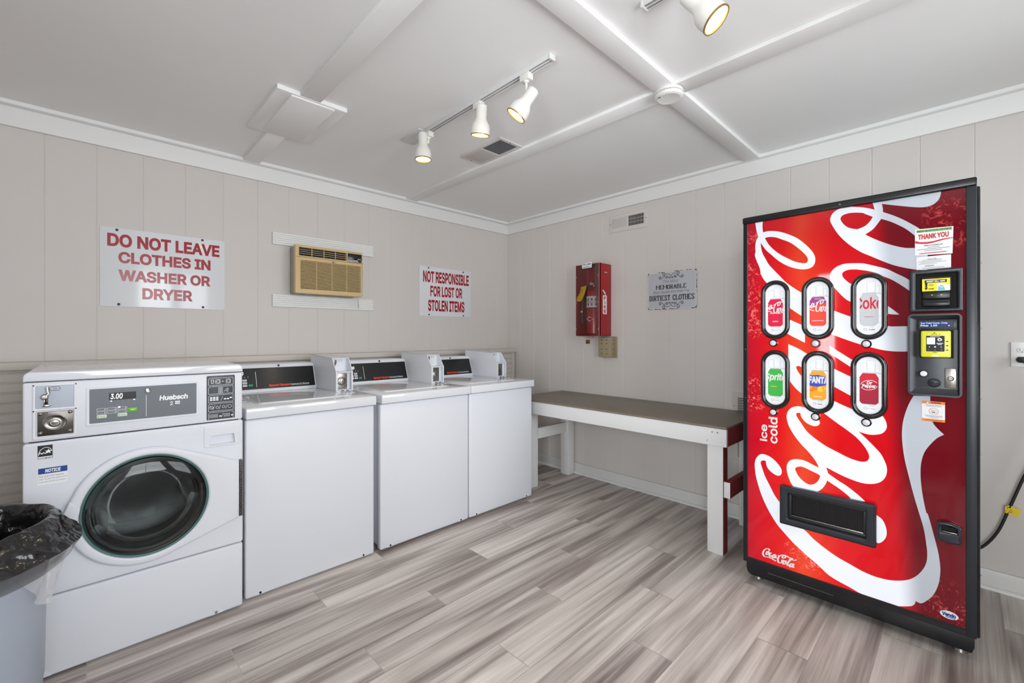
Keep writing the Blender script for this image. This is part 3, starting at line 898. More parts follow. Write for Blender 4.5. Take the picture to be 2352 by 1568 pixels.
    bx(bm, ca + .004, ca + .012, 2.690, 2.693, .93, 1.045, .001); bx(bm, cb_ - .01, cb_ - .004, 2.690, 2.693, .93, 1.045, .001)
    for u in (ca + .03, ca + .062): bx(bm, u, u + .02, 2.6885, 2.6895, .9285, .9325, 0, mi=1)
    cbx = obj('coin_box', bm, [M['white'], M['black']], T, ang=25)
    KF = Fr((0, 2.716, 0), (1, 0, 0), (0, 0, 1))
    bm = nb(); plate(bm, KF, [[(ca + .012, .938), (cb_ - .028, .938), (cb_ - .028, 1.036), (ca + .012, 1.036)]], .001, .004, .001)
    u, v = ca + .042, .988
    lathe(bm, KF, u, v, [(.026, .004), (.027, .010), (.024, .013), (.016, .0145), (.0155, .02), (.012, .021), (0, .0215)], 32)
    bx(bm, u - .0015, u + .0015, v - .006, v + .006, .021, .0225, 0, KF, 1)
    for uu in (ca + .020, cb_ - .036):
        for vv in (.946, 1.030): lathe(bm, KF, uu, vv, [(.004, .004), (.0035, .0065), (0, .007)], 12)
    obj('coin_lock', bm, [M['steel'], M['black']], cbx)
    UF = Fr((0, 2.775, 0), (1, 0, 0), (0, 0, 1)); bm = nb()
    tube(bm, [UF.p(ca + .030, 1.118, .008), UF.p(ca + .030, 1.100, .010), UF.p(ca + .024, 1.094, .012)], .004, 8)
    lathe(bm, UF, ca + .024, 1.092, [(.008, .002), (.007, .009), (0, .012)], 14)
    bx(bm, ca + .022, ca + .028, 1.062, 1.086, .001, .003, 0, UF, 1)
    plate(bm, UF, [[(ca + .05, 1.113), (ca + .056, 1.119), (ca + .07, 1.119), (ca + .076, 1.113), (ca + .07, 1.107), (ca + .056, 1.107)], [(ca + .052, 1.113), (ca + .057, 1.118), (ca + .069, 1.118), (ca + .074, 1.113), (ca + .069, 1.108), (ca + .057, 1.108)]], .001, .001, mi=2)
    obj('coin_return_lever', bm, [M['brass'], M['black'], M['inkgrey']], cbx)
    return T
tl = top_loader()
for dx, lab in ((.693, 'middle white top-load washer, after the narrow gap in the row'), (1.347, 'white top-load washer at the corner end, nearest the bench')):
    c = copy_tree(tl); c.location.x += dx; c['label'] = lab
c.location.x = 2.212; c.scale.x = .955
# outlines of the printed lettering on the vending machine (metres across, metres up, corner flag)
SHAPES = [
 ( [(-0.753, 1.859, 1), (-0.716, 1.862, 1), (-0.719, 1.821, 0), (-0.716, 1.791, 1), (-0.696, 1.794, 0), (-0.668, 1.79, 0), (-0.637, 1.78, 0), (-0.604, 1.763, 0), (-0.571, 1.741, 0), (-0.543, 1.714, 0), (-0.518, 1.683, 0), (-0.502, 1.657, 0), (-0.495, 1.632, 0), (-0.498, 1.607, 0), (-0.51, 1.592, 0), (-0.533, 1.586, 0), (-0.565, 1.591, 0), (-0.604, 1.608, 0), (-0.644, 1.637, 0), (-0.678, 1.673, 0), (-0.703, 1.701, 0), (-0.727, 1.741, 1), (-0.725, 1.716, 0), (-0.719, 1.688, 0), (-0.706, 1.659, 0), (-0.689, 1.625, 0), (-0.664, 1.592, 0), (-0.637, 1.558, 0), (-0.611, 1.527, 0), (-0.578, 1.498, 0), (-0.549, 1.475, 0), (-0.508, 1.444, 1), (-0.508, 1.33, 1), (-0.549, 1.364, 0), (-0.601, 1.407, 0), (-0.651, 1.456, 0), (-0.697, 1.531, 0), (-0.713, 1.554, 0), (-0.726, 1.583, 0), (-0.731, 1.611, 0), (-0.747, 1.656, 0), (-0.754, 1.681, 0), (-0.751, 1.7, 0), (-0.752, 1.72, 0), (-0.749, 1.751, 0), (-0.738, 1.773, 1), (-0.747, 1.81, 0)] , [[(-0.708, 1.762, 1), (-0.689, 1.764, 0), (-0.661, 1.758, 0), (-0.631, 1.742, 0), (-0.597, 1.722, 0), (-0.568, 1.695, 0), (-0.546, 1.67, 0), (-0.53, 1.648, 0), (-0.524, 1.63, 0), (-0.53, 1.616, 0), (-0.549, 1.617, 0), (-0.578, 1.628, 0), (-0.611, 1.649, 0), (-0.644, 1.674, 0), (-0.671, 1.701, 0), (-0.692, 1.729, 0)]] ),
 ( [(-0.644, 1.375, 1), (-0.601, 1.35, 0), (-0.549, 1.322, 0), (-0.536, 1.315, 1), (-0.536, 1.237, 1), (-0.571, 1.257, 0), (-0.604, 1.277, 0), (-0.644, 1.302, 1)] , [] ),
 ( [(-0.605, 1.23, 1), (-0.565, 1.21, 0), (-0.53, 1.187, 0), (-0.478, 1.154, 0), (-0.419, 1.118, 0), (-0.365, 1.089, 0), (-0.335, 1.072, 1), (-0.281, 0.964, 1), (-0.252, 0.926, 0), (-0.241, 0.902, 0), (-0.239, 0.878, 0), (-0.249, 0.857, 0), (-0.265, 0.846, 0), (-0.291, 0.84, 0), (-0.314, 0.842, 0), (-0.335, 0.848, 1), (-0.308, 0.821, 0), (-0.281, 0.791, 0), (-0.258, 0.762, 0), (-0.242, 0.724, 0), (-0.238, 0.696, 0), (-0.244, 0.665, 0), (-0.262, 0.64, 0), (-0.291, 0.626, 0), (-0.324, 0.623, 0), (-0.366, 0.631, 0), (-0.408, 0.645, 0), (-0.452, 0.664, 1), (-0.445, 0.637, 1), (-0.41, 0.615, 0), (-0.368, 0.591, 0), (-0.322, 0.555, 0), (-0.294, 0.523, 0), (-0.271, 0.496, 0), (-0.255, 0.484, 0), (-0.244, 0.462, 0), (-0.239, 0.435, 0), (-0.242, 0.409, 0), (-0.255, 0.386, 0), (-0.27, 0.377, 0), (-0.291, 0.393, 1), (-0.324, 0.489, 1), (-0.362, 0.545, 0), (-0.401, 0.576, 0), (-0.425, 0.59, 0), (-0.449, 0.604, 1), (-0.454, 0.588, 0), (-0.466, 0.565, 0), (-0.484, 0.546, 0), (-0.515, 0.533, 0), (-0.562, 0.532, 0), (-0.589, 0.55, 0), (-0.601, 0.575, 0), (-0.609, 0.6, 0), (-0.612, 0.626, 0), (-0.609, 0.647, 0), (-0.597, 0.666, 0), (-0.578, 0.676, 0), (-0.555, 0.679, 0), (-0.53, 0.675, 0), (-0.505, 0.665, 0), (-0.481, 0.656, 1), (-0.488, 0.674, 0), (-0.502, 0.697, 0), (-0.524, 0.724, 0), (-0.549, 0.75, 0), (-0.575, 0.783, 0), (-0.594, 0.814, 0), (-0.606, 0.842, 0), (-0.612, 0.872, 0), (-0.609, 0.897, 0), (-0.597, 0.917, 0), (-0.581, 0.928, 0), (-0.559, 0.933, 0), (-0.533, 0.928, 0), (-0.515, 0.919, 0), (-0.496, 0.904, 0), (-0.484, 0.885, 0), (-0.477, 0.868, 0), (-0.481, 0.855, 0), (-0.495, 0.847, 0), (-0.515, 0.85, 0), (-0.536, 0.863, 0), (-0.551, 0.884, 0), (-0.555, 0.902, 1), (-0.568, 0.9, 0), (-0.572, 0.892, 0), (-0.567, 0.878, 0), (-0.552, 0.854, 0), (-0.53, 0.82, 0), (-0.499, 0.792, 0), (-0.454, 0.762, 0), (-0.41, 0.742, 0), (-0.368, 0.724, 0), (-0.331, 0.716, 0), (-0.309, 0.72, 0), (-0.299, 0.733, 0), (-0.299, 0.754, 0), (-0.314, 0.785, 0), (-0.341, 0.819, 0), (-0.376, 0.848, 0), (-0.412, 0.874, 0), (-0.448, 0.902, 0), (-0.484, 0.932, 0), (-0.515, 0.962, 0), (-0.549, 0.994, 0), (-0.568, 1.011, 0), (-0.584, 1.03, 0), (-0.6, 1.055, 0), (-0.605, 1.085, 1)] , [[(-0.563, 1.126, 0), (-0.572, 1.12, 0), (-0.568, 1.106, 0), (-0.551, 1.079, 0), (-0.515, 1.047, 0), (-0.46, 0.997, 0), (-0.419, 0.971, 0), (-0.359, 0.944, 0), (-0.34, 0.936, 1), (-0.34, 0.991, 1), (-0.365, 1.004, 0), (-0.419, 1.036, 0), (-0.478, 1.071, 0), (-0.524, 1.101, 0), (-0.549, 1.12, 0)], [(-0.576, 0.632, 0), (-0.565, 0.642, 0), (-0.546, 0.646, 0), (-0.515, 0.636, 0), (-0.479, 0.622, 0), (-0.478, 0.609, 0), (-0.488, 0.587, 0), (-0.505, 0.572, 0), (-0.524, 0.569, 0), (-0.546, 0.581, 0), (-0.563, 0.599, 0), (-0.573, 0.619, 0)]] ),
 ( [(-0.439, 1.224, 1), (-0.427, 1.215, 0), (-0.361, 1.166, 0), (-0.34, 1.153, 1), (-0.34, 1.117, 1), (-0.365, 1.133, 0), (-0.412, 1.169, 0), (-0.439, 1.191, 1)] , [] ),
 ( [(-0.439, 1.543, 0), (-0.435, 1.56, 0), (-0.427, 1.572, 0), (-0.41, 1.586, 0), (-0.384, 1.594, 0), (-0.354, 1.593, 0), (-0.322, 1.589, 0), (-0.304, 1.583, 0), (-0.27, 1.569, 0), (-0.237, 1.554, 0), (-0.207, 1.532, 0), (-0.182, 1.514, 0), (-0.158, 1.492, 1), (-0.158, 1.447, 1), (-0.182, 1.472, 0), (-0.207, 1.495, 0), (-0.227, 1.511, 0), (-0.25, 1.525, 0), (-0.27, 1.54, 0), (-0.304, 1.554, 0), (-0.337, 1.563, 0), (-0.34, 1.564, 0), (-0.368, 1.566, 0), (-0.387, 1.559, 0), (-0.393, 1.548, 0), (-0.389, 1.533, 0), (-0.376, 1.516, 0), (-0.363, 1.503, 0), (-0.324, 1.47, 0), (-0.284, 1.435, 0), (-0.232, 1.394, 0), (-0.198, 1.359, 1), (-0.232, 1.363, 0), (-0.284, 1.378, 0), (-0.364, 1.423, 0), (-0.387, 1.443, 0), (-0.407, 1.469, 0), (-0.425, 1.495, 0), (-0.436, 1.521, 0)] , [] ),
 ( [(-0.446, 1.399, 1), (-0.419, 1.383, 0), (-0.365, 1.357, 0), (-0.297, 1.327, 0), (-0.232, 1.311, 0), (-0.208, 1.31, 0), (-0.169, 1.31, 1), (-0.169, 1.205, 1), (-0.208, 1.204, 0), (-0.246, 1.208, 0), (-0.284, 1.218, 0), (-0.319, 1.229, 0), (-0.365, 1.247, 0), (-0.408, 1.266, 0), (-0.446, 1.284, 1)] , [] ),
 ( [(-0.437, 1.806, 0), (-0.432, 1.823, 0), (-0.419, 1.838, 0), (-0.399, 1.846, 0), (-0.373, 1.847, 0), (-0.354, 1.844, 0), (-0.322, 1.835, 0), (-0.299, 1.826, 0), (-0.279, 1.816, 1), (-0.282, 1.831, 0), (-0.287, 1.853, 1), (-0.31, 1.866, 1), (-0.232, 1.865, 0), (-0.135, 1.862, 0), (-0.074, 1.859, 1), (-0.073, 1.843, 0), (-0.077, 1.822, 0), (-0.087, 1.806, 0), (-0.103, 1.796, 0), (-0.123, 1.794, 0), (-0.147, 1.799, 0), (-0.182, 1.81, 0), (-0.219, 1.823, 0), (-0.255, 1.836, 1), (-0.252, 1.818, 0), (-0.251, 1.8, 1), (-0.219, 1.78, 0), (-0.187, 1.756, 0), (-0.158, 1.73, 0), (-0.136, 1.708, 0), (-0.112, 1.672, 1), (-0.112, 1.534, 1), (-0.126, 1.538, 0), (-0.147, 1.542, 0), (-0.182, 1.554, 0), (-0.219, 1.57, 0), (-0.257, 1.593, 0), (-0.296, 1.619, 0), (-0.322, 1.636, 0), (-0.354, 1.664, 0), (-0.382, 1.695, 0), (-0.407, 1.73, 0), (-0.425, 1.765, 0), (-0.436, 1.792, 0)] , [[(-0.257, 1.772, 1), (-0.232, 1.758, 0), (-0.207, 1.74, 0), (-0.178, 1.715, 0), (-0.15, 1.682, 0), (-0.135, 1.66, 1), (-0.135, 1.63, 1), (-0.15, 1.632, 0), (-0.178, 1.636, 0), (-0.207, 1.647, 0), (-0.245, 1.667, 0), (-0.283, 1.692, 0), (-0.311, 1.714, 1), (-0.286, 1.731, 0), (-0.27, 1.752, 0)], [(-0.399, 1.799, 0), (-0.393, 1.812, 0), (-0.376, 1.818, 0), (-0.354, 1.818, 0), (-0.322, 1.811, 0), (-0.31, 1.803, 0), (-0.285, 1.786, 1), (-0.296, 1.767, 0), (-0.312, 1.751, 0), (-0.337, 1.742, 0), (-0.343, 1.743, 0), (-0.368, 1.753, 0), (-0.384, 1.768, 0), (-0.394, 1.784, 0)]] ),
 ( [(-0.154, 1.023, 1), (-0.168, 0.989, 0), (-0.18, 0.947, 0), (-0.188, 0.902, 0), (-0.19, 0.853, 0), (-0.187, 0.8, 0), (-0.18, 0.745, 0), (-0.168, 0.683, 0), (-0.154, 0.614, 0), (-0.139, 0.55, 0), (-0.124, 0.487, 0), (-0.116, 0.424, 0), (-0.113, 0.386, 0), (-0.116, 0.348, 0), (-0.128, 0.313, 0), (-0.148, 0.28, 0), (-0.173, 0.256, 0), (-0.205, 0.24, 0), (-0.239, 0.231, 0), (-0.281, 0.229, 0), (-0.323, 0.236, 0), (-0.368, 0.251, 0), (-0.41, 0.265, 0), (-0.454, 0.287, 0), (-0.499, 0.315, 0), (-0.53, 0.342, 0), (-0.559, 0.362, 0), (-0.594, 0.396, 0), (-0.631, 0.443, 0), (-0.637, 0.445, 0), (-0.664, 0.48, 0), (-0.685, 0.521, 0), (-0.706, 0.562, 0), (-0.72, 0.602, 0), (-0.727, 0.628, 0), (-0.722, 0.639, 0), (-0.711, 0.643, 0), (-0.703, 0.641, 1), (-0.701, 0.622, 0), (-0.692, 0.604, 0), (-0.675, 0.589, 0), (-0.654, 0.58, 0), (-0.639, 0.585, 0), (-0.633, 0.602, 0), (-0.637, 0.62, 0), (-0.651, 0.64, 0), (-0.668, 0.656, 0), (-0.689, 0.669, 0), (-0.713, 0.674, 0), (-0.731, 0.669, 0), (-0.747, 0.648, 0), (-0.754, 0.623, 0), (-0.754, 0.599, 0), (-0.749, 0.556, 0), (-0.738, 0.512, 0), (-0.724, 0.468, 0), (-0.706, 0.426, 0), (-0.683, 0.383, 0), (-0.654, 0.34, 0), (-0.617, 0.302, 0), (-0.578, 0.266, 0), (-0.53, 0.231, 0), (-0.484, 0.201, 0), (-0.445, 0.172, 0), (-0.41, 0.158, 0), (-0.368, 0.147, 0), (-0.322, 0.133, 0), (-0.286, 0.131, 0), (-0.245, 0.129, 0), (-0.21, 0.132, 0), (-0.178, 0.144, 0), (-0.16, 0.153, 1), (-0.151, 0.165, 0), (-0.148, 0.179, 1), (-0.131, 0.177, 0), (-0.113, 0.197, 0), (-0.096, 0.225, 0), (-0.084, 0.26, 0), (-0.077, 0.299, 0), (-0.075, 0.34, 0), (-0.078, 0.379, 0), (-0.084, 0.42, 0), (-0.093, 0.464, 0), (-0.103, 0.511, 0), (-0.112, 0.549, 0), (-0.116, 0.553, 0), (-0.126, 0.614, 0), (-0.132, 0.675, 0), (-0.133, 0.723, 0), (-0.13, 0.759, 0), (-0.121, 0.797, 0), (-0.104, 0.831, 0), (-0.084, 0.86, 0), (-0.064, 0.877, 1), (-0.082, 0.897, 0), (-0.097, 0.922, 0), (-0.104, 0.965, 0), (-0.104, 1.027, 1)] , [] ),
]
LOGO = [[(-0.687, 0.197), (-0.69, 0.204), (-0.698, 0.204), (-0.708, 0.195), (-0.715, 0.181), (-0.716, 0.169), (-0.71, 0.161), (-0.699, 0.162), (-0.688, 0.163), (-0.675, 0.161), (-0.658, 0.156)], [(-0.696, 0.191), (-0.701, 0.179), (-0.7, 0.173), (-0.694, 0.176), (-0.69, 0.184), (-0.691, 0.191), (-0.696, 0.191)], [(-0.677, 0.187), (-0.681, 0.188), (-0.686, 0.179), (-0.686, 0.17), (-0.68, 0.171), (-0.675, 0.178)], [(-0.661, 0.183), (-0.666, 0.186), (-0.672, 0.176), (-0.673, 0.169), (-0.668, 0.168), (-0.663, 0.177), (-0.659, 0.185), (-0.661, 0.175), (-0.659, 0.171), (-0.654, 0.176)], [(-0.65, 0.185), (-0.643, 0.19)], [(-0.635, 0.166), (-0.629, 0.172), (-0.632, 0.163), (-0.639, 0.154), (-0.647, 0.155), (-0.65, 0.165), (-0.646, 0.181), (-0.636, 0.193), (-0.624, 0.198), (-0.618, 0.196), (-0.619, 0.187), (-0.626, 0.182), (-0.63, 0.184), (-0.627, 0.194), (-0.619, 0.198), (-0.608, 0.196), (-0.597, 0.192), (-0.589, 0.19), (-0.58, 0.188), (-0.57, 0.195)], [(-0.621, 0.172), (-0.627, 0.162), (-0.627, 0.154), (-0.621, 0.155), (-0.616, 0.164), (-0.616, 0.172), (-0.621, 0.172)], [(-0.61, 0.167), (-0.603, 0.174), (-0.59, 0.191), (-0.592, 0.194), (-0.599, 0.183), (-0.607, 0.164), (-0.61, 0.155), (-0.605, 0.154), (-0.599, 0.161)], [(-0.585, 0.167), (-0.591, 0.169), (-0.597, 0.16), (-0.598, 0.151), (-0.594, 0.152), (-0.588, 0.16), (-0.582, 0.17), (-0.586, 0.158), (-0.584, 0.153), (-0.58, 0.158)]]
# ------------------------------------------------------------------ vending machine
def print_mat(name, white):
    """backlit printed film: dark where the lamp box behind it ends, bright in front of the lamps."""
    m = bpy.data.materials.new(name); m.use_nodes = True
    nt = m.node_tree; b = nt.nodes['Principled BSDF']; N = nt.nodes.new; L = nt.links.new
    tc = N('ShaderNodeTexCoord'); sx = N('ShaderNodeSeparateXYZ'); L(tc.outputs['Object'], sx.inputs[0])
    def ramp(src, pts, mode='LINEAR'):
        r = N('ShaderNodeValToRGB'); r.color_ramp.interpolation = mode
        e = r.color_ramp.elements
        while len(e) < len(pts): e.new(0.5)
        for el, (p, c) in zip(e, pts): el.position = p; el.color = (*lin(c), 1)
        L(src, r.inputs[0]); return r.outputs[0]
    def math_(op, a, k=None, c=False):
        x = N('ShaderNodeMath'); x.operation = op; x.use_clamp = c
        L(a, x.inputs[0]) if not isinstance(a, float) else setattr(x.inputs[0], 'default_value', a)
        if k is not None:
            L(k, x.inputs[1]) if not isinstance(k, float) else setattr(x.inputs[1], 'default_value', k)
        return x.outputs[0]
    # across the panel: 0 at the left edge, 1 at the right edge (local y runs the other way)
    a = math_('DIVIDE', math_('SUBTRACT', float(.787 - .39), sx.outputs['Y']), .783)
    # the lamp box lies behind the left three quarters of the panel
    nz = N('ShaderNodeTexNoise'); nz.inputs['Scale'].default_value = 3.0; L(tc.outputs['Object'], nz.inputs['Vector'])
    edge = math_('ADD', a, math_('MULTIPLY', math_('SUBTRACT', sx.outputs['Z'], .95), .085))
    mr = N('ShaderNodeMapRange'); mr.interpolation_type = 'SMOOTHSTEP'
    L(edge, mr.inputs[0]); mr.inputs[1].default_value = .675; mr.inputs[2].default_value = .785; mr.inputs[3].default_value = 1; mr.inputs[4].default_value = 0
    mz = N('ShaderNodeMapRange'); mz.interpolation_type = 'SMOOTHSTEP'; L(sx.outputs['Z'], mz.inputs[0]); mz.inputs[1].default_value = 1.50; mz.inputs[2].default_value = 1.86; mz.inputs[3].default_value = 1; mz.inputs[4].default_value = .62
    lit = math_('MULTIPLY', mr.outputs[0], mz.outputs[0])   # the tubes stop short of the top
    if white:
        col = ramp(a, [(0, (206, 212, 222)), (.5, (206, 210, 218)), (1, (196, 203, 214))])
        b.inputs['Base Color'].default_value = (*lin((196, 203, 214)), 1)
        em = ramp(a, [(0, (226, 232, 242)), (.3, (255, 255, 255)), (1, (235, 238, 245))]); es = .40
    else:
        n2 = N('ShaderNodeTexNoise'); n2.inputs['Scale'].default_value = 2.6; n2.inputs['Detail'].default_value = 2; L(tc.outputs['Object'], n2.inputs['Vector'])
        an = math_('ADD', a, math_('MULTIPLY', math_('SUBTRACT', n2.outputs['Fac'], .5), .16))
        em = ramp(an, [(0, (190, 0, 34)), (.09, (226, 0, 16)), (.2, (244, 24, 6)), (.30, (255, 78, 30)), (.38, (252, 52, 14)), (.48, (240, 8, 6)), (.68, (226, 0, 6)), (.9, (170, 2, 18))]); es = .60
        # ice crystals and splashes printed at the edges
        ice = None
        for (cy, cz, rr) in ((.765, 1.60, .07), (.765, 1.44, .09), (.76, 1.32, .06), (.755, 1.02, .05), (.765, .93, .06), (.505, .215, .07), (.60, .235, .035), (.06, .215, .085), (.03, .165, .06), (.055, 1.76, .085), (.02, 1.66, .04), (.775, 1.76, .05)):
            p = N('ShaderNodeVectorMath'); p.operation = 'DISTANCE'; L(tc.outputs['Object'], p.inputs[0]); p.inputs[1].default_value = (-.41, cy - .39, cz)
            q = N('ShaderNodeMapRange'); L(p.outputs['Value'], q.inputs[0]); q.inputs[1].default_value = rr * .35; q.inputs[2].default_value = rr * 1.2; q.inputs[3].default_value = 1; q.inputs[4].default_value = 0
            ice = q.outputs[0] if ice is None else math_('MAXIMUM', ice, q.outputs[0])
        n3 = N('ShaderNodeTexNoise'); n3.inputs['Scale'].default_value = 42; n3.inputs['Detail'].default_value = 5; n3.inputs['Distortion'].default_value = 1.6; L(tc.outputs['Object'], n3.inputs['Vector'])
        q = N('ShaderNodeMapRange'); L(n3.outputs['Fac'], q.inputs[0]); q.inputs[1].default_value = .53; q.inputs[2].default_value = .68
        im = math_('MULTIPLY', math_('MULTIPLY', ice, q.outputs[0]), .75)
        mx = N('ShaderNodeMix'); mx.data_type = 'RGBA'; L(im, mx.inputs[0]); L(em, mx.inputs[6]); mx.inputs[7].default_value = (*lin((250, 170, 160)), 1); em = mx.outputs[2]
        base = N('ShaderNodeMix'); base.data_type = 'RGBA'; L(im, base.inputs[0]); base.inputs[6].default_value = (*lin((112, 6, 24)), 1); base.inputs[7].default_value = (*lin((220, 90, 84)), 1)
        L(base.outputs[2], b.inputs['Base Color'])
    L(em, b.inputs['Emission Color']); L(math_('MULTIPLY', lit, es), b.inputs['Emission Strength'])
    b.inputs['Roughness'].default_value = .035; b.inputs['Specular IOR Level'].default_value = .5
    return m

def vending():
    T = thing('vending_machine', 'tall red soda vending machine with white script lettering and six can buttons', 'vending machine', (2.86, .39, 0))
    V = VM
    bm = nb()
    bx(bm, 2.53, 3.20, -.036, .806, .075, 1.862, .006)
    obj('cabinet', bm, M['blackgloss'], T)
    bm = nb()
    for v in (.32, .80, 1.02, 1.30, 1.56):
        bm = nb(); cyl(bm, (2.56, -.035, v), (2.56, -.0395, v), .005, .003, 10); obj('rivet', bm, M['steel'], T)
    for x in (2.545, 3.14):
        for y in (.02, .764):
            bm = nb(); cyl(bm, (x, y, .0), (x, y, .012), .024, .021, 20); cyl(bm, (x, y, .012), (x, y, .075), .008, n=12); obj('levelling_foot', bm, M['steel'], T)
    bm = nb()
    plate(bm, V, [[(-.795, .048), (-.78, .036), (.012, .036), (.02, .06), (.02, .112), (-.80, .112), (-.80, .07)]], -.09, -.022, .003)
    bx(bm, -.70, -.43, .074, .076, -.022, -.0205, 0, V, 1)
    obj('kick_plate', bm, [M['vmframe'], M['steel']], T)
    # door: black frame, wider stile on the right
    bm = nb()
    pan = [(-.787, .134), (-.004, .134), (-.004, 1.846), (-.787, 1.846)]
    plate(bm, V, [rrect(-.8085, .0255, .106, 1.877, .004), pan], -.075, .0, .003, bres=2)
    bx(bm, -.80, .02, .11, 1.87, -.078, -.03, 0, V)
    bx(bm, -.8085, .0255, 1.846, 1.8775, .0005, .008, .006, V, seg=4)
    lathe(bm, V, -.40, 1.862, [(.004, .007), (.003, .010), (0, .0105)], 10, 1)
    for v in (1.26, .80): lathe(bm, V, .0128, v, [(.0035, .0), (.0025, .0022), (0, .0025)], 10, 1)
    for v in (.95, 1.2): lathe(bm, V, -.797, v, [(.0035, .0), (.0025, .0022), (0, .0025)], 10, 1)
    fr_ = obj('door_frame', bm, [M['vmframe'], M['steel']], T)
    bm = nb(); bx(bm, -.003, .0245, .112, 1.845, .0005, .0035, .0015, V)
    obj('door_stile', bm, M['vmgrey'], T)
    bm = nb(); rect(bm, V, -.787, -.004, .134, 1.846, -.004)
    fp = obj('front_panel', bm, print_mat('backlit_red_print', False), T, smooth=False)
    bm = nb(); i = 0
    for o, hs in SHAPES:
        cl = lambda p: (max(-.7865, min(-.0045, p[0])), max(.1345, min(1.8455, p[1])))
        plate(bm, V, [[cl(p) for p in smooth_poly(o)]] + [[cl(p) for p in smooth_poly(h)] for h in hs], -.0036 + i * .00003, -.0036 + i * .00003); i += 1
    obj('script_lettering', bm, print_mat('backlit_white_print', True), fp, smooth=False)
    # small wordmark, and the words reading upwards
    def brush(t, d): return .0042 + .0062 * abs(d.y) * (1 if t > .02 else .5)
    bm = nb()
    for st in LOGO:
        stroke(bm, V, st, (lambda t, d: .0030 + .0060 * abs(.35 * d.x - .94 * d.y) ** 1.5) if len(st) > 2 else .004, -.0030)
    obj('small_wordmark', bm, M['inkw'], fp, smooth=False)
    bm = nb()
    text(bm, V, 'ice', -.731, -.697, .740, .825, -.003, .02, rot=True)
    text(bm, V, 'cold', -.691, -.651, .736, .866, -.003, .02, rot=True)
    obj('slogan', bm, M['inkw'], fp, smooth=False)
    # ---- six selection windows
    logo_pts = [p for st in LOGO for p in st]
    lx0 = min(p[0] for p in logo_pts); lx1 = max(p[0] for p in logo_pts); ly0 = min(p[1] for p in logo_pts); ly1 = max(p[1] for p in logo_pts)
    def logo(bm, u0, u1, v0, v1, w, mi, cu, k=1.0):
        for st in LOGO:
            q = [(u0 + (p[0] - lx0) / (lx1 - lx0) * (u1 - u0), v0 + (p[1] - ly0) / (ly1 - ly0) * (v1 - v0)) for p in st]
            stroke(bm, V, q, lambda t, d: k * (.0030 + .0060 * abs(.35 * d.x - .94 * d.y)), w, mi, clipu=cu)
    cc = dict(cherryv=(214, 0, 62), cherry=(226, 62, 44), purple=(150, 50, 130), silver=(186, 190, 196), sgreen=(60, 172, 72), orange=(244, 160, 24), dorange=(240, 120, 20), fblue=(44, 70, 190), maroon=(160, 10, 48), dkred=(196, 10, 44), label=(228, 231, 236), lite=(178, 184, 194), fyel=(252, 200, 60))
    CM = {k: mat('can_print_' + k, v, .3, emis=v, es=.22) for k, v in cc.items()}
    DARKL = M['inkgrey']
    for row, vc in enumerate((1.3985, 1.0545)):
        for colm, uc in enumerate((-.6595, -.484, -.2975)):
            k = row * 3 + colm
            hw, hh, iw, ih = .0635, .1455, .043, .1235
            bm = nb()
            plate(bm, V, [rrect(uc - hw, uc + hw, vc - hh, vc + hh, hw - .0001, 14), rrect(uc - iw, uc + iw, vc - ih, vc + ih, iw - .0001, 14)], -.0035, .017, .0095, bres=4)
            win = obj('selection_window', bm, M['blackgloss'], T, ang=60)
            bm = nb()
            plate(bm, V, [rrect(uc - iw - .002, uc + iw + .002, vc - ih - .002, vc + ih + .002, iw, 14)], -.003, .001)
            w = .0012   # pictured ice blocks and tile lines
            for (a0, a1, b0, b1) in ((-.030, -.006, .055, .098), (-.008, .022, .062, .108), (.020, .036, .058, .090)):
                plate(bm, V, [rrect(uc + a0, uc + a1, vc + b0, vc + b1, .004), rrect(uc + a0 + .0009, uc + a1 - .0009, vc + b0 + .0009, vc + b1 - .0009, .0035)], w, w, mi=1)
            for b0 in (.052, .02, -.012, -.044, -.074):
                for a0, a1 in ((-.0425, -.034), (.034, .0425)): rect(bm, V, uc + a0, uc + a1, vc + b0, vc + b0 + .0010, w, 1)
            rect(bm, V, uc + .0, uc + .040, vc + .0535, vc + .0548, w, 2)
            plate(bm, V, [ell(uc - .012, vc - .100, .0065, .006, 14), ell(uc - .012, vc - .100, .0052, .0048, 14)], w, w, mi=2)
            text(bm, V, '12 fl oz', uc - .001, uc + .016, vc - .0925, vc - .0875, w, .0, mi=2)
            text(bm, V, ('Cherry Vanilla', 'Cherry', 'Coke', 'Sprite', 'Fanta', 'Dr Pepper')[k], uc - .001, uc + (.022, .018, .020, .018, .016, .022)[k], vc - .1045, vc - .0985, w, .02 if k in (2, 4) else 0.0, mi=3 if k in (2, 4) else 2)
            obj('label_card', bm, [CM['label'], CM['lite'], DARKL, M['ink']], win, smooth=False)
            # picture of the can
            u0, u1 = uc - .0325, uc + .0325; b0, b1 = vc - .0775, vc + (.052 if k not in (2,) else .055)
            bm = nb(); w = .0016
            tp = .010
            body = [(u0 + .004, b0), (u0 + .010, b0 - .004), (u1 - .010, b0 - .004), (u1 - .004, b0), (u1, b0 + .006), (u1, b1 - .018), (u1 - tp, b1), (u0 + tp, b1), (u0, b1 - .018), (u0, b0 + .006)]
            rim = [(u0 + .008, b0 - .001), (u0 + .012, b0 - .0085), (u1 - .012, b0 - .0085), (u1 - .008, b0 - .001)]
            flat(bm, V, rim, w - .0002, 1)
            plate(bm, V, [[(u0 + tp - .001, b1 - .002), (u1 - tp + .001, b1 - .002), (u1 - tp - .001, b1 + .005), (u0 + tp + .001, b1 + .005)]], w - .0002, w - .0002, mi=1)
            plate(bm, V, [body], w, w, mi=0)
            cu = (u0 + .0006, u1 - .0006)
            w2 = w + .0003
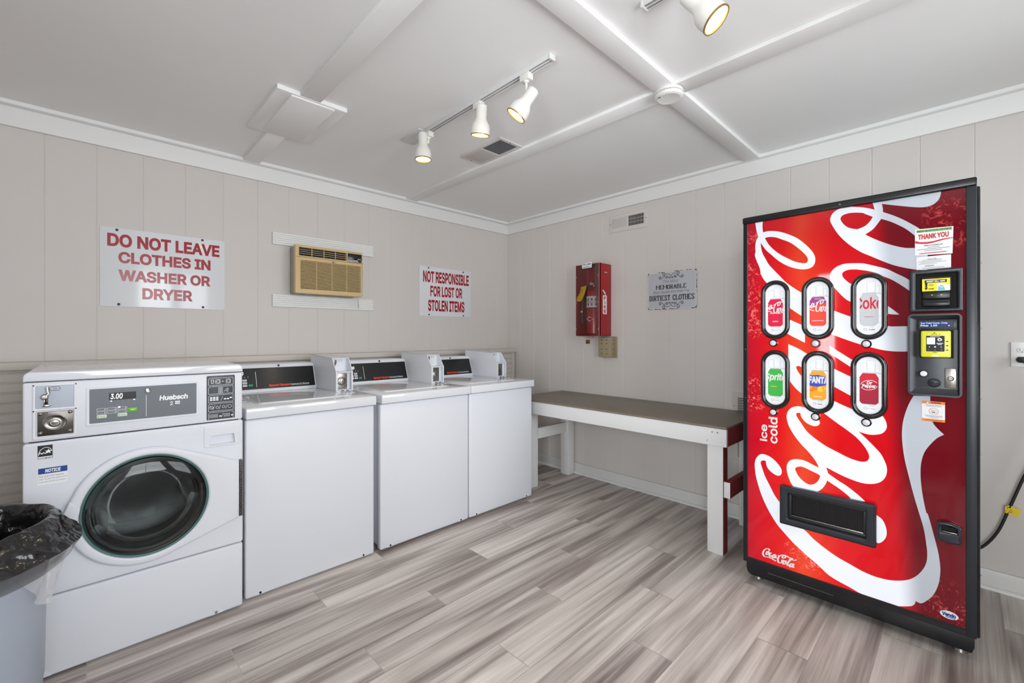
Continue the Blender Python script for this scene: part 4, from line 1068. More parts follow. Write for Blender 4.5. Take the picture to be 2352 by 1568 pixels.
            mats = [None, CM['silver'], M['inkw'], CM['purple'], CM['dkred'], CM['fblue'], CM['fyel'], CM['dorange'], M['ink']]
            if k in (0, 1):
                mats[0] = CM['cherryv' if k == 0 else 'cherry']
                if k == 1:
                    plate(bm, V, [[(u0, b1 - .018), (u1, b1 - .018), (u1 - tp, b1), (u0 + tp, b1)]], w + .0001, w + .0001, mi=3)
                    plate(bm, V, [[(u0, b1 - .044), (u0 + .04, b1 - .030), (u1, b1 - .030), (u1, b1 - .018), (u0, b1 - .018)]], w + .0001, w + .0001, mi=3)
                    text(bm, V, 'Cherry', uc - .012, uc + .014, b1 - .012, b1 - .006, w2, .02, mi=2)
                logo(bm, uc - .064, uc + .062, vc - .018, vc + .046, w2, 2, cu, .60)
                text(bm, V, 'CHERRY VANILLA' if k == 0 else 'ORIGINAL', uc - .024, uc + .024, vc - (.020 if k == 0 else .060), vc - (.015 if k == 0 else .056), w2, .03, mi=2)
                if k == 0: text(bm, V, 'MINI', uc - .012, uc + .012, vc - .060, vc - .055, w2, .03, mi=2)
            elif k == 2:
                mats[0] = CM['silver']
                text(bm, V, 'Coke', uc - .0505, uc + .0475, vc - .012, vc + .040, w2, .02, mi=4, clipu=cu)
                rect(bm, V, uc - .016, uc + .016, vc - .047, vc - .045, w2, 4)
            elif k == 3:
                mats[0] = CM['sgreen']
                text(bm, V, 'Sprite', uc - .047, uc + .046, vc - .012, vc + .030, w2, .03, .2, mi=2, clipu=cu)
                rect(bm, V, uc - .020, uc + .006, vc - .036, vc - .0335, w2, 6)
            elif k == 4:
                mats[0] = CM['orange']
                plate(bm, V, [[(u0, vc - .018), (uc - .01, vc - .024), (u1, vc - .012), (u1, vc + .026), (uc, vc + .034), (u0, vc + .030)]], w + .0001, w + .0001, mi=5)
                for (eu, ev, er) in ((-.012, -.030, .012), (.010, -.032, .014), (-.024, -.040, .008), (.024, -.028, .008)): plate(bm, V, [[(max(cu[0], min(cu[1], p[0])), p[1]) for p in ell(uc + eu, vc + ev, er, er * .8, 18)]], w + .0002, w + .0002, mi=6 if eu > 0 else 7)
                text(bm, V, 'FANTA', uc - .036, uc + .042, vc - .006, vc + .026, w2, .05, mi=2, clipu=cu)
                rect(bm, V, uc - .018, uc + .018, vc - .069, vc - .066, w2, 2)
            else:
                mats[0] = CM['maroon']
                plate(bm, V, [[(u0, vc + .010), (u1, vc + .010), (u1, b1 - .018), (u1 - tp, b1), (u0 + tp, b1), (u0, b1 - .018)]], w + .0001, w + .0001, mi=4)
                text(bm, V, 'Dr', uc - .008, uc + .012, vc + .004, vc + .018, w2, .04, .1, mi=2)
                text(bm, V, 'Pepper', uc - .024, uc + .024, vc - .014, vc + .005, w2, .04, .1, mi=2)
                for s0, s1 in ((25, 170), (200, 345)):
                    stroke(bm, V, [(uc + .029 * math.cos(R(s0 + (s1 - s0) * j / 8)), vc + .001 + .021 * math.sin(R(s0 + (s1 - s0) * j / 8)) + .10 * .029 * math.cos(R(s0 + (s1 - s0) * j / 8))) for j in range(9)], .0022, w2, 2)
            obj('can_picture', bm, mats, win, smooth=False)
            bm = nb(); ub, vb = uc - .0085, (1.2345, .8925)[row]
            lathe(bm, V, ub, vb, [(.0185, -.0035), (.0185, .006), (.016, .009), (.0135, .009), (.0125, .006)], 28)
            lathe(bm, V, ub, vb, [(.0128, .005), (.0128, .0105), (.010, .0125), (0, .013)], 28, 1)
            obj('selection_button', bm, [M['blackgloss'], M['plastic']], T)
    # delivery chute
    bm = nb()
    plate(bm, V, [rrect(-.635, -.271, .360, .546, .006), rrect(-.600, -.306, .392, .514, .003)], -.0035, .030, .008, bres=3)
    for q in ((-.600, -.306, .505, .514), (-.600, -.306, .392, .404), (-.600, -.588, .404, .505), (-.316, -.306, .404, .505)):
        bx(bm, *q, -.003, .014, .002, V, 1)
    bx(bm, -.596, -.310, .404, .410, .0, .012, .002, V, 2); bx(bm, -.596, -.590, .410, .505, .0, .010, .001, V, 2)
    ch = obj('delivery_chute', bm, [M['vmgrey'], M['gasket'], M['steel']], T)
    bm = nb(); bx(bm, -.590, -.314, .400, .508, -.003, .002, 0, V)
    for i in range(34): bx(bm, -.586 + i * .008, -.583 + i * .008, .405, .503, .002, .0035, 0, V)
    obj('flap', bm, M['black'], ch)
    # bill validator
    bm = nb()
    plate(bm, V, [rrect(-.165, -.012, 1.366, 1.536, .006), rrect(-.146, -.026, 1.380, 1.518, .003)], -.0035, .022, .006, bres=2)
    rect(bm, V, -.148, -.024, 1.378, 1.520, -.003, 1)
    bv = obj('bill_validator', bm, [M['vmgrey'], M['void']], T)
    bm = nb(); bx(bm, -.130, -.042, 1.446, 1.506, -.003, .018, .003, V); bx(bm, -.126, -.046, 1.418, 1.446, -.003, .020, .002, V)
    bx(bm, -.126, -.046, 1.388, 1.414, -.003, .026, .003, V); bx(bm, -.121, -.051, 1.400, 1.407, .024, .0268, 0, V, 1)
    for u in (-.098, -.071): flat(bm, V, [(u - .004, 1.436), (u, 1.430), (u + .004, 1.436), (u, 1.4335)], .0205, 2)
    obj('bill_slot', bm, [M['black'], M['void'], M['yplastic']], bv)
    bm = nb(); w = .0186
    rect(bm, V, -.127, -.047, 1.449, 1.498, w)
    rect(bm, V, -.120, -.056, 1.482, 1.4935, w + .0002, 1)
    flat(bm, V, [(-.119, 1.483), (-.111, 1.483), (-.1125, 1.462), (-.109, 1.463), (-.1155, 1.453), (-.121, 1.463), (-.1175, 1.462)], w + .0002, 1)
    text(bm, V, 'INSERT BILL HERE', -.115, -.060, 1.4845, 1.491, w + .0004, .03, .2, mi=2)
    flat(bm, V, [(-.085, 1.449), (-.083, 1.478), (-.064, 1.478), (-.062, 1.472), (-.047, 1.470), (-.047, 1.449)], w + .0002, 2)
    flat(bm, V, [(-.082, 1.4505), (-.079, 1.472), (-.066, 1.470), (-.060, 1.4505)], w + .0003, 3)
    stroke(bm, V, [(-.079, 1.471), (-.071, 1.462), (-.064, 1.468)], .002, w + .0005, 2)
    flat(bm, V, [(-.064, 1.470), (-.056, 1.474), (-.047, 1.471), (-.047, 1.456), (-.057, 1.458)], w + .0004, 2)
    text(bm, V, 'mei', -.108, -.093, 1.455, 1.462, w + .0002, .03, mi=1)
    for i in range(2): rect(bm, V, -.108, -.094, 1.470 + i * .004, 1.4715 + i * .004, w + .0002, 1)
    obj('bill_label', bm, [mat('bright_yellow_label', (252, 228, 10), .4), M['ink'], M['inkw'], mat('pale_teal_ink', (120, 190, 200), .4)], bv, smooth=False)
    # coin panel: dished charcoal moulding
    bm = nb()
    o_ = rrect(-.1705, -.0135, 1.029, 1.358, .014); i_ = rrect(-.1635, -.0205, 1.036, 1.351, .010)
    plate(bm, V, [o_, i_], -.0035, .024, .007, bres=4)
    t = bmesh.new(); A = [t.verts.new((p[0], p[1], .021)) for p in rrect(-.1635, -.0205, 1.036, 1.351, .010)]
    B = [t.verts.new((p[0], p[1], .001)) for p in rrect(-.142, -.0265, 1.056, 1.336, .006)]
    for q in range(len(A)): t.faces.new((A[q], A[(q + 1) % len(A)], B[(q + 1) % len(A)], B[q]))
    t.faces.new(B); addmesh(bm, t, V.m)
    bx(bm, -.142, -.0265, 1.294, 1.336, .0, .006, .002, V)
    cp = obj('coin_panel', bm, M['vmgrey'], T, ang=50)
    bm = nb(); bx(bm, -.138, -.038, 1.301, 1.330, .004, .008, .001, V)
    rect(bm, V, -.133, -.044, 1.305, 1.327, .0083, 1)
    text(bm, V, 'Ice Cold Coca-Cola', -.132, -.055, 1.318, 1.325, .0086, mi=2)
    text(bm, V, 'Price:  1.50', -.132, -.084, 1.308, 1.315, .0086, .01, mi=2)
    rect(bm, V, -.052, -.0485, 1.309, 1.3125, .0086, 2)
    obj('price_display', bm, [M['black'], M['lcd'], M['lcdtext']], cp, smooth=False)
    bm = nb(); bx(bm, -.134, -.037, 1.181, 1.293, .0, .006, .002, V, 1)
    plate(bm, V, [rrect(-.131, -.0445, 1.184, 1.290, .006)], .004, .026, .006, 0, 3)
    rd = obj('card_reader', bm, [M['yplastic'], M['void']], T)
    bm = nb(); w = .0264
    plate(bm, V, [rrect(-.115, -.062, 1.208, 1.270, .002)], w - .001, w, .0, 0)
    rect(bm, V, -.113, -.089, 1.236, 1.263, w + .0003, 1)
    text(bm, V, 'CONTACTLESS', -.103, -.076, 1.2645, 1.2675, w + .0003, .03, mi=1)
    plate(bm, V, [ell(-.076, 1.255, .0065, .0065, 18), ell(-.076, 1.254, .003, .003, 12)], w + .0003, w + .0003, mi=1)
    rect(bm, V, -.085, -.066, 1.239, 1.2415, w + .0003, 1); rect(bm, V, -.082, -.070, 1.2345, 1.2365, w + .0003, 1)
    for q in ((-.104, 1), (-.073, -1)): stroke(bm, V, [(q[0], 1.2285), (q[0] - q[1] * .003, 1.226), (q[0], 1.2235)], .0012, w + .0003, 1, smooth=False)
    rect(bm, V, -.092, -.0865, 1.224, 1.2285, w + .0003, 1)
    for u in (-.108, -.089, -.071): rect(bm, V, u - .002, u + .002, 1.213, 1.216, w + .0003, 2)
    obj('reader_screen', bm, [M['display'], M['inkw'], M['inkgrey']], rd, smooth=False)
    bm = nb()
    plate(bm, V, [ell(-.091, 1.281, .0022, .0022, 12)], w, w)
    for i, u in enumerate((-.107, -.096, -.086, -.076)): rect(bm, V, u - .002, u + .002, 1.2755, 1.2775, w, 1 if i == 0 else 0)
    for v in (1.246, 1.2295, 1.212): rect(bm, V, -.058, -.052, v, v + .004, w)
    obj('reader_symbols', bm, [M['ink'], M['inkw']], rd, smooth=False); bm = nb()
    text(bm, V, 'nayax', -.095, -.084, 1.2025, 1.2055, w, .03)
    flat(bm, V, [(-.100, 1.188), (-.077, 1.188), (-.083, 1.194), (-.094, 1.194)], w, 1)
    obj('reader_lettering', bm, [M['ink'], M['inkw']], rd, smooth=False)
    bm = nb(); lathe(bm, V, -.123, 1.117, [(.0135, .001), (.013, .010), (.011, .011)], 24); lathe(bm, V, -.123, 1.117, [(.011, .009), (.0105, .014), (0, .0155)], 24, 1)
    obj('coin_return_button', bm, [M['black'], M['plastic']], cp)
    bm = nb(); lathe(bm, V, -.093, 1.081, [(.020, .001), (.018, .006), (.014, .0085), (0, .009)], 32, sc=.9); bx(bm, -.108, -.079, 1.080, 1.083, .0075, .0096, 0, V, 1)
    obj('coin_slot', bm, [M['vmgrey'], M['void']], cp)
    bm = nb(); bx(bm, -.062, -.029, 1.064, 1.142, .001, .007, .002, V); lathe(bm, V, -.0455, 1.102, [(.0095, .006), (.0095, .010), (.007, .0115), (.006, .0095), (0, .0095)], 24)
    bx(bm, -.050, -.041, 1.101, 1.103, .0095, .0105, 0, V, 1)
    obj('lock_plate', bm, [M['steel'], M['void']], cp)
    # stickers
    bm = nb(); w = -.0026
    flat(bm, V, [(-.150, 1.600), (-.0405, 1.595), (-.038, 1.702), (-.150, 1.707)], w)
    flat(bm, V, [(-.145, 1.693), (-.042, 1.688), (-.042, 1.698), (-.145, 1.703)], w + .0002, 1)
    text(bm, V, 'PRESS SELECTION FOR PRICE', -.1435, -.0435, 1.692, 1.6995, w + .0004, .02, mi=2)
    text(bm, V, 'THANK YOU', -.1405, -.051, 1.663, 1.684, w + .0003, .04, mi=3)
    fl = [(-.1495, 1.660), (-.135, 1.653), (-.115, 1.6505), (-.095, 1.6515), (-.07, 1.657), (-.0395, 1.659), (-.0395, 1.656), (-.07, 1.6515), (-.095, 1.645), (-.115, 1.643), (-.135, 1.646), (-.1495, 1.650)]
    flat(bm, V, fl, w + .0003, 3)
    text(bm, V, 'Need to contact us?', -.122, -.068, 1.634, 1.6395, w + .0003, .02, mi=2)
    for i, (a, c) in enumerate(((-.112, -.076), (-.143, -.048), (-.122, -.070))): rect(bm, V, a, c, 1.6275 - i * .0065, 1.6295 - i * .0065, w + .0003, 5)
    rect(bm, V, -.138, -.055, 1.6025, 1.6085, w + .0002, 4); rect(bm, V, -.134, -.060, 1.6045, 1.6065, w + .0004, 3)
    obj('price_sticker', bm, [M['paper'], mat('light_green_band', (120, 196, 112), .4), M['ink'], M['redink'], mat('pink_band', (216, 190, 198), .4), M['inkgrey']], T, smooth=False)
    bm = nb()
    plate(bm, V, [rrect(-.1455, -.0445, 1.540, 1.592, .002)], w, w)
    text(bm, V, 'Coca-Cola', -.112, -.086, 1.578, 1.586, w + .0003, 0, .3, mi=1)
    for i, (a, c, b_) in enumerate(((-.128, -.070, 1.577), (-.140, -.072, 1.572), (-.133, -.058, 1.567), (-.140, -.084, 1.562), (-.128, -.064, 1.5445))): rect(bm, V, a, c, b_, b_ + .0014, w + .0003, 1)
    for i in range(16): rect(bm, V, -.120 + i * .0017, -.1192 + i * .0017, 1.551, 1.557, w + .0003, 1)
    obj('contact_sticker', bm, [M['paper'], M['inkgrey']], T, smooth=False)
    bm = nb()
    rect(bm, V, -.129, -.0615, .925, 1.006, w); rect(bm, V, -.129, -.0615, .995, 1.006, w + .0002, 1); rect(bm, V, -.129, -.0615, .925, .935, w + .0002, 1)
    text(bm, V, 'WARNING', -.102, -.073, .9975, 1.0035, w + .0004, .03, mi=2)
    flat(bm, V, [(-.116, .997), (-.108, .997), (-.112, 1.004)], w + .0004, 3)
    for i, (a, c) in enumerate(((-.119, -.072), (-.117, -.072))): rect(bm, V, a, c, .9895 - i * .0045, .991 - i * .0045, w + .0003, 4)
    plate(bm, V, [ell(-.094, .966, .0145, .0135, 28), ell(-.094, .966, .0132, .0122, 28)], w + .0003, w + .0003, mi=5)
    stroke(bm, V, [(-.104, .962), (-.098, .968), (-.090, .971), (-.084, .964)], .0012, w + .0003, 4); rect(bm, V, -.100, -.090, .960, .963, w + .0003, 2)
    stroke(bm, V, [(-.1035, .975), (-.0845, .957)], .0012, w + .0004, 5)
    for i, (a, c) in enumerate(((-.121, -.069), (-.116, -.070), (-.106, -.081))): rect(bm, V, a, c, .9475 - i * .0042, .949 - i * .0042, w + .0003, 4)
    rect(bm, V, -.120, -.070, .929, .9305, w + .0004, 2)
    obj('warning_sticker', bm, [M['paper'], M['orange'], M['ink'], M['inkw'], M['inkgrey'], mat('rust_ink', (206, 110, 80), .4)], T, smooth=False)
    # handle lock and maker's badge
    bm = nb()
    pl = [(-.085, .466), (-.079, .461), (-.05, .455), (-.02, .458), (-.015, .464), (-.0145, .52), (-.019, .526), (-.05, .537), (-.078, .533), (-.084, .528)]
    plate(bm, V, [pl, [(-.070, .496), (-.027, .496), (-.027, .520), (-.070, .520)]], -.0035, .022, .007, bres=3)
    rect(bm, V, -.072, -.025, .494, .522, .001, 1); bx(bm, -.070, -.027, .495, .499, .001, .014, .001, V, 2)
    obj('handle_lock', bm, [M['vmgrey'], M['void'], M['steel']], T)
    bm = nb(); plate(bm, V, [ell(-.050, .1665, .0265, .0155, 36)], -.003, -.001, .0008)
    text(bm, V, 'Vendo', -.070, -.031, .160, .1755, -.0007, .05, .1, mi=1)
    rect(bm, V, -.060, -.033, .1555, .1585, -.0007, 2)
    obj('maker_badge', bm, [M['paper'], M['blue'], mat('badge_blue', (40, 120, 190), .4)], T, smooth=False)
    return T
vending()
# ------------------------------------------------------------------ bin and its liner
def crumple(th, s, k):
    """folds that follow the cloth: sum of a few sharp ridges."""
    a = 0
    for i in range(5):
        f = (5, 9, 14, 23, 31)[i]; ph = k * (i + 1) * 1.7
        a += (1, .8, .6, .4, .3)[i] * (1 - 2 * abs(math.sin(.5 * (f * th + ph + 2.2 * math.sin(3 * s + i)))))
    return a / 3.0
def bin_():
    c = Vector((-.29, 1.97, 0))
    T = thing('trash_bin', 'pale blue-grey plastic bin with a black liner, standing in front of the front-load washer', 'trash can', (c.x, c.y, 0))
    bm = nb(); q = Fr((c.x, c.y, 0), (1, 0, 0), (0, 1, 0))
    lathe(bm, q, 0, 0, [(0, .004), (.17, .004), (.182, .012), (.196, .24), (.198, .243), (.203, .55), (.206, .555), (.206, .60), (.211, .605), (.211, .655), (.215, .658), (.215, .674), (.204, .674), (.200, .60), (.176, .02), (0, .02)], 64)
    obj('body', bm, M['can'], T)
    for a in (40, 220):
        bm = nb(); ca, sa = math.cos(R(a)), math.sin(R(a)); h = Fr((c.x + .209 * ca, c.y + .209 * sa, .60), (-sa, ca, 0), (0, 0, 1))
        bx(bm, -.06, .06, -.02, .02, -.004, .02, .008, h)
        obj('handle', bm, M['can'], T)
    # liner
    prof = [(.150, .30, .010), (.165, .40, .016), (.176, .50, .018), (.184, .58, .014), (.192, .64, .010), (.203, .680, .006), (.215, .690, .006), (.228, .684, .009), (.244, .664, .013), (.259, .642, .014), (.272, .624, .010), (.284, .610, .006)]
    P = crom([Vector(p) for p in prof], 4)
    def sheet(P, n, mat_, nm, par, z_wave=0.0, seed=0.0):
        t = bmesh.new(); rows = []
        for j, p in enumerate(P):
            row = []
            for i in range(n):
                th = 2 * math.pi * i / n
                s = j / len(P)
                r = p.x + p.z * crumple(th, s * 3 + seed, 1 + .15 * math.sin(4 * s))
                z = p.y + LIFT + p.z * .45 * crumple(th + 1.3, s * 4 + 2 + seed, 2.1) + z_wave * (s) * math.sin(th * 2 + 1.2)
                row.append(t.verts.new((c.x + r * math.cos(th), c.y + r * math.sin(th), z)))
            rows.append(row)
        for a, b in zip(rows, rows[1:]):
            for i in range(n): t.faces.new((a[i], a[(i + 1) % n], b[(i + 1) % n], b[i]))
        bm = nb(); addmesh(bm, t)
        return bm
    m = bpy.data.materials.new('black_film'); m.use_nodes = True; nt = m.node_tree; b = nt.nodes['Principled BSDF']
    b.inputs['Base Color'].default_value = (.008, .008, .009, 1); b.inputs['Roughness'].default_value = .16; b.inputs['Specular IOR Level'].default_value = .7
    tc = nt.nodes.new('ShaderNodeTexCoord'); vo = nt.nodes.new('ShaderNodeTexVoronoi'); vo.inputs['Scale'].default_value = 17; vo.feature = 'F1'
    nz = nt.nodes.new('ShaderNodeTexNoise'); nz.inputs['Scale'].default_value = 9; nz.inputs['Detail'].default_value = 3
    mxv = nt.nodes.new('ShaderNodeMix'); mxv.data_type = 'VECTOR'; mxv.inputs[0].default_value = .25
    nt.links.new(tc.outputs['Object'], nz.inputs['Vector']); nt.links.new(tc.outputs['Object'], mxv.inputs[4]); nt.links.new(nz.outputs['Color'], mxv.inputs[5]); nt.links.new(mxv.outputs[1], vo.inputs['Vector'])
    bp = nt.nodes.new('ShaderNodeBump'); bp.inputs['Strength'].default_value = .5; bp.inputs['Distance'].default_value = .014
    nt.links.new(vo.outputs['Distance'], bp.inputs['Height']); nt.links.new(bp.outputs[0], b.inputs['Normal'])
    bag = thing('trash_bag', 'black plastic liner folded over the rim of the trash bin', 'trash bag', (c.x, c.y, .02))
    LIFT = .036
    bm = sheet(P, 220, m, 'liner', bag, .004)
    lathe(bm, q, 0, 0, [(.152, .325), (.10, .14), (0, .12)], 64)
    obj('liner', bm, m, bag, ang=60)
    # single-layer hem, thin enough to see through
    m2 = bpy.data.materials.new('grey_see_through_film'); m2.use_nodes = True; nt = m2.node_tree; b = nt.nodes['Principled BSDF']
    b.inputs['Base Color'].default_value = (.05, .05, .05, 1); b.inputs['Roughness'].default_value = .22; b.inputs['Alpha'].default_value = .62
    P2 = [Vector((.2835 - .026 * (k / 9), .612 - .052 * (k / 9), .003)) for k in range(10)]
    bm = sheet(P2, 160, m2, 'hem', bag, .010, 5)
    obj('hem', bm, m2, bag, ang=60)
    # loose clear tail on the right
    m3 = bpy.data.materials.new('clear_film'); m3.use_nodes = True; b = m3.node_tree.nodes['Principled BSDF']
    b.inputs['Base Color'].default_value = (.75, .76, .78, 1); b.inputs['Roughness'].default_value = .3; b.inputs['Alpha'].default_value = .35
    bm = nb(); t = bmesh.new(); rows = []
    for j in range(8):
        s = j / 7; row = []
        for i in range(15):
            th = R(-46 + 42 * i / 14 + 4 * s)
            r = .250 - .032 * s - .012 * math.sin(i * 1.3 + 2 * s)
            row.append(t.verts.new((c.x + r * math.cos(th), c.y + r * math.sin(th), .605 + LIFT - s * (.06 + .10 * math.sin(math.pi * i / 14)))))
        rows.append(row)
    for a, b_ in zip(rows, rows[1:]):
        for i in range(14): t.faces.new((a[i], a[i + 1], b_[i + 1], b_[i]))
    addmesh(bm, t); obj('loose_tail', bm, m3, bag, ang=60)
bin_()

# ------------------------------------------------------------------ work bench
def bench():
    T = thing('work_bench', 'long white-painted folding bench with an olive-brown top and a maroon end', 'table', (2.93, 1.83, 0))
    bm = nb(); bx(bm, 2.606, 3.262, .948, 2.69, .736, .750, .004)
    obj('top', bm, M['benchtop'], T)
    bm = nb(); bx(bm, 2.612, 2.634, .950, 2.688, .634, .7355, .003)
    for v in (1.0, 1.03): cyl(bm, (2.6125, v, .712), (2.610, v, .712), .004, n=10, mi=1)
    cyl(bm, (2.6125, 1.058, .66), (2.610, 1.058, .66), .003, n=10, mi=1)
    obj('front_rail', bm, [M['benchw'], M['inkgrey']], T)
    bm = nb(); bx(bm, 2.635, 3.26, .950, .974, .634, .7355, .003)
    obj('end_rail', bm, M['maroon'], T, label='maroon end rail')
    bm = nb(); bx(bm, 2.635, 3.26, 2.664, 2.688, .634, .7355, .003); obj('end_rail', bm, M['benchw'], T)
    bm = nb(); bx(bm, 3.24, 3.262, .975, 2.663, .634, .7355, .003); obj('back_rail', bm, M['benchw'], T)
    for (xa, xb, ya, yb, mm) in ((2.636, 2.706, .977, 1.069, 1), (2.655, 2.745, 2.522, 2.612, 0), (3.152, 3.242, 2.525, 2.615, 0), (3.150, 3.242, .977, 1.067, 1)):
        bm = nb(); bx(bm, xa, xb, ya, yb, 0, .736, .005)
        bm.faces.ensure_lookup_table()
        if mm:
            for f in bm.faces:
                f.normal_update()
                if f.normal.y < -.9: f.material_index = 1
        obj('leg', bm, [M['benchw'], M['maroon']], T)
    bm = nb(); bx(bm, 2.640, 3.24, .940, .976, .338, .430, .003)
    for f in bm.faces:
        f.normal_update()
        if f.normal.y < -.7 or f.normal.z > .9: f.material_index = 1
    obj('stretcher', bm, [M['benchw'], M['maroon']], T, label='stretcher with a maroon face')
    bm = nb(); bx(bm, 2.70, 3.20, 2.545, 2.58, .392, .482, .003); obj('stretcher', bm, M['benchw'], T)
bench()

# ------------------------------------------------------------------ signs on the left wall
def sign(name, label, u0, u1, v0, v1, lines, holes, bold):
    T = thing(name, label, 'sign', ((u0 + u1) / 2, 3.460, v0))
    bm = nb(); plate(bm, LW, [rrect(u0, u1, v0, v1, .006)], .001, .0055, .0008)
    bd = obj('board', bm, M['signw'], T)
    bm = nb()
    for s, a, b_, c, d in lines: text(bm, LW, s, a, b_, c, d, .0059, bold)
    obj('lettering', bm, M['signred'], bd, smooth=False)
    for u, v in holes:
        bm = nb(); lathe(bm, LW, u, v, [(.0075, .005), (.0065, .0085), (.003, .0095), (0, .0095)], 16); obj('screw', bm, M['black'], bd)
sign('wall_sign', 'glossy white sign in red capitals, DO NOT LEAVE CLOTHES IN WASHER OR DRYER', .054, .665, 1.441, 1.902,
     (('DO NOT LEAVE', .086, .636, 1.791, 1.868), ('CLOTHES IN', .134, .586, 1.697, 1.765), ('WASHER OR', .134, .586, 1.592, 1.660), ('DRYER', .242, .490, 1.490, 1.558)),
     ((.128, 1.889), (.542, 1.891), (.136, 1.455), (.545, 1.456)), .035)
sign('wall_sign', 'smaller-looking white sign in narrow red capitals, NOT RESPONSIBLE FOR LOST OR STOLEN ITEMS', 2.173, 2.771, 1.454, 1.909,
     (('NOT RESPONSIBLE', 2.211, 2.741, 1.763, 1.870), ('FOR LOST OR', 2.290, 2.660, 1.635, 1.736), ('STOLEN ITEMS', 2.265, 2.686, 1.499, 1.605)),
     ((2.270, 1.897), (2.672, 1.896), (2.275, 1.467), (2.674, 1.467)), .03)

# ------------------------------------------------------------------ air conditioner between two fluted boards
def fluted(v0, v1, label):
    bm = nb(); t = bmesh.new(); pr = [(v0, 0)]; n = 6; h = (v1 - v0) / n
    for i in range(n):
        a = v0 + i * h
        pr += [(a + .0005, .020), (a + h * .25, .0235), (a + h * .72, .0235), (a + h * .84, .0150), (a + h * .97, .0150)]
    pr += [(v1, .018), (v1, 0)]
    A = [t.verts.new((.955, v, w)) for v, w in pr]; B = [t.verts.new((1.717, v, w)) for v, w in pr]
    for i in range(len(pr)): t.faces.new((A[i], A[(i + 1) % len(pr)], B[(i + 1) % len(pr)], B[i]))
    t.faces.new(A); t.faces.new(B); addmesh(bm, t, LW.m)
    obj('fluted_board', bm, M['trim'], None, label, 'board', 'fluted boards at the air conditioner', smooth=False)
fluted(1.926, 2.014, 'white fluted board on the wall above the air conditioner')
fluted(1.479, 1.569, 'white fluted board on the wall below the air conditioner')

def aircon():
    T = thing('air_conditioner', 'aged beige through-wall air conditioner between two fluted boards', 'air conditioner', (1.315, 3.38, 1.575))
    AF = Fr((0, 3.305, 0), (1, 0, 0), (0, 0, 1))
    u0, u1, v0, v1 = 1.062, 1.562, 1.574, 1.922
    bm = nb(); bx(bm, u0 + .012, u1 - .012, 3.345, 3.460, v0 + .006, v1 - .006, .004); obj('case', bm, M['acside'], T)
    bm = nb()
    gr = rrect(1.089, 1.434, 1.846, 1.903, .006); gp = rrect(1.444, 1.554, 1.839, 1.904, .004); gi = rrect(1.100, 1.546, 1.610, 1.811, .003)
    plate(bm, AF, [rrect(u0, u1, v0, v1, .010), gr, gp, gi], -.040, .0, .006, bres=3)
    bx(bm, u0 + .004, u1 - .004, 1.8325, 1.836, -.002, .0006, 0, AF, 1)
    rect(bm, AF, u0 + .01, u1 - .01, v0 + .01, v1 - .01, -.036, 2)
    fc = obj('front_grille', bm, [M['acbeige'], mat('grille_seam', (150, 124, 82), .6), M['acslot']], T)
    bm = nb()
    n = 22
    for i in range(n):
        v = 1.612 + (1.811 - 1.612) * (i + .5) / n
        bx(bm, 1.099, 1.547, v - .0028, v + .0022, -.012, -.001, .0012, AF, seg=1)
    for u in (1.21, 1.323, 1.436): bx(bm, u - .002, u + .002, 1.610, 1.811, -.016, -.0035, 0, AF)
    obj('intake_louvres', bm, M['acbeige'], fc)
    bm = nb()
    for i in range(3):
        v = 1.860 + i * .0142; bx(bm, 1.089, 1.434, v - .0012, v + .0012, -.010, -.004, 0, AF)
    for u in (1.178, 1.264, 1.349): bx(bm, u - .0015, u + .0015, 1.847, 1.902, -.012, -.0035, 0, AF)
    obj('outlet_vanes', bm, mat('pale_vanes', (206, 190, 156), .5), fc)
    bm = nb(); bx(bm, 1.445, 1.553, 1.859, 1.903, -.010, -.002, .001, AF); bx(bm, 1.445, 1.553, 1.840, 1.858, -.010, -.002, .001, AF, 1)
    for u, v in ((1.462, 1.892), (1.470, 1.880), (1.486, 1.888), (1.500, 1.876), (1.512, 1.890)): rect(bm, AF, u, u + .006, v, v + .002, -.0016, 3)
    for u in (1.526, 1.540): lathe(bm, AF, u, 1.866, [(.004, -.002), (.0035, .0005), (0, .001)], 12, 2)
    for u in (1.453, 1.475, 1.497): rect(bm, AF, u, u + .014, 1.8465, 1.8515, -.0016, 3)
    bx(bm, 1.523, 1.548, 1.842, 1.857, -.002, .0, .001, AF)
    obj('control_panel', bm, [M['display'], mat('panel_grey', (176, 172, 164), .4), M['inkw'], M['inkgrey']], fc)
    bm = nb(); plate(bm, AF, [ell(1.330, 1.8205, .006, .006, 18)], .0004, .0004); text(bm, AF, 'LG', 1.339, 1.349, 1.817, 1.824, .0004, .03)
    obj('brand_mark', bm, mat('maroon_mark', (86, 40, 40), .4), fc, smooth=False)
    bm = nb(); tube(bm, [AF.p(1.529, 1.578, -.03), AF.p(1.531, 1.562, -.02), AF.p(1.540, 1.530, -.035), AF.p(1.556, 1.489, -.06)], .004, 8)
    obj('drain_tube', bm, M['hose'], T)
aircon()

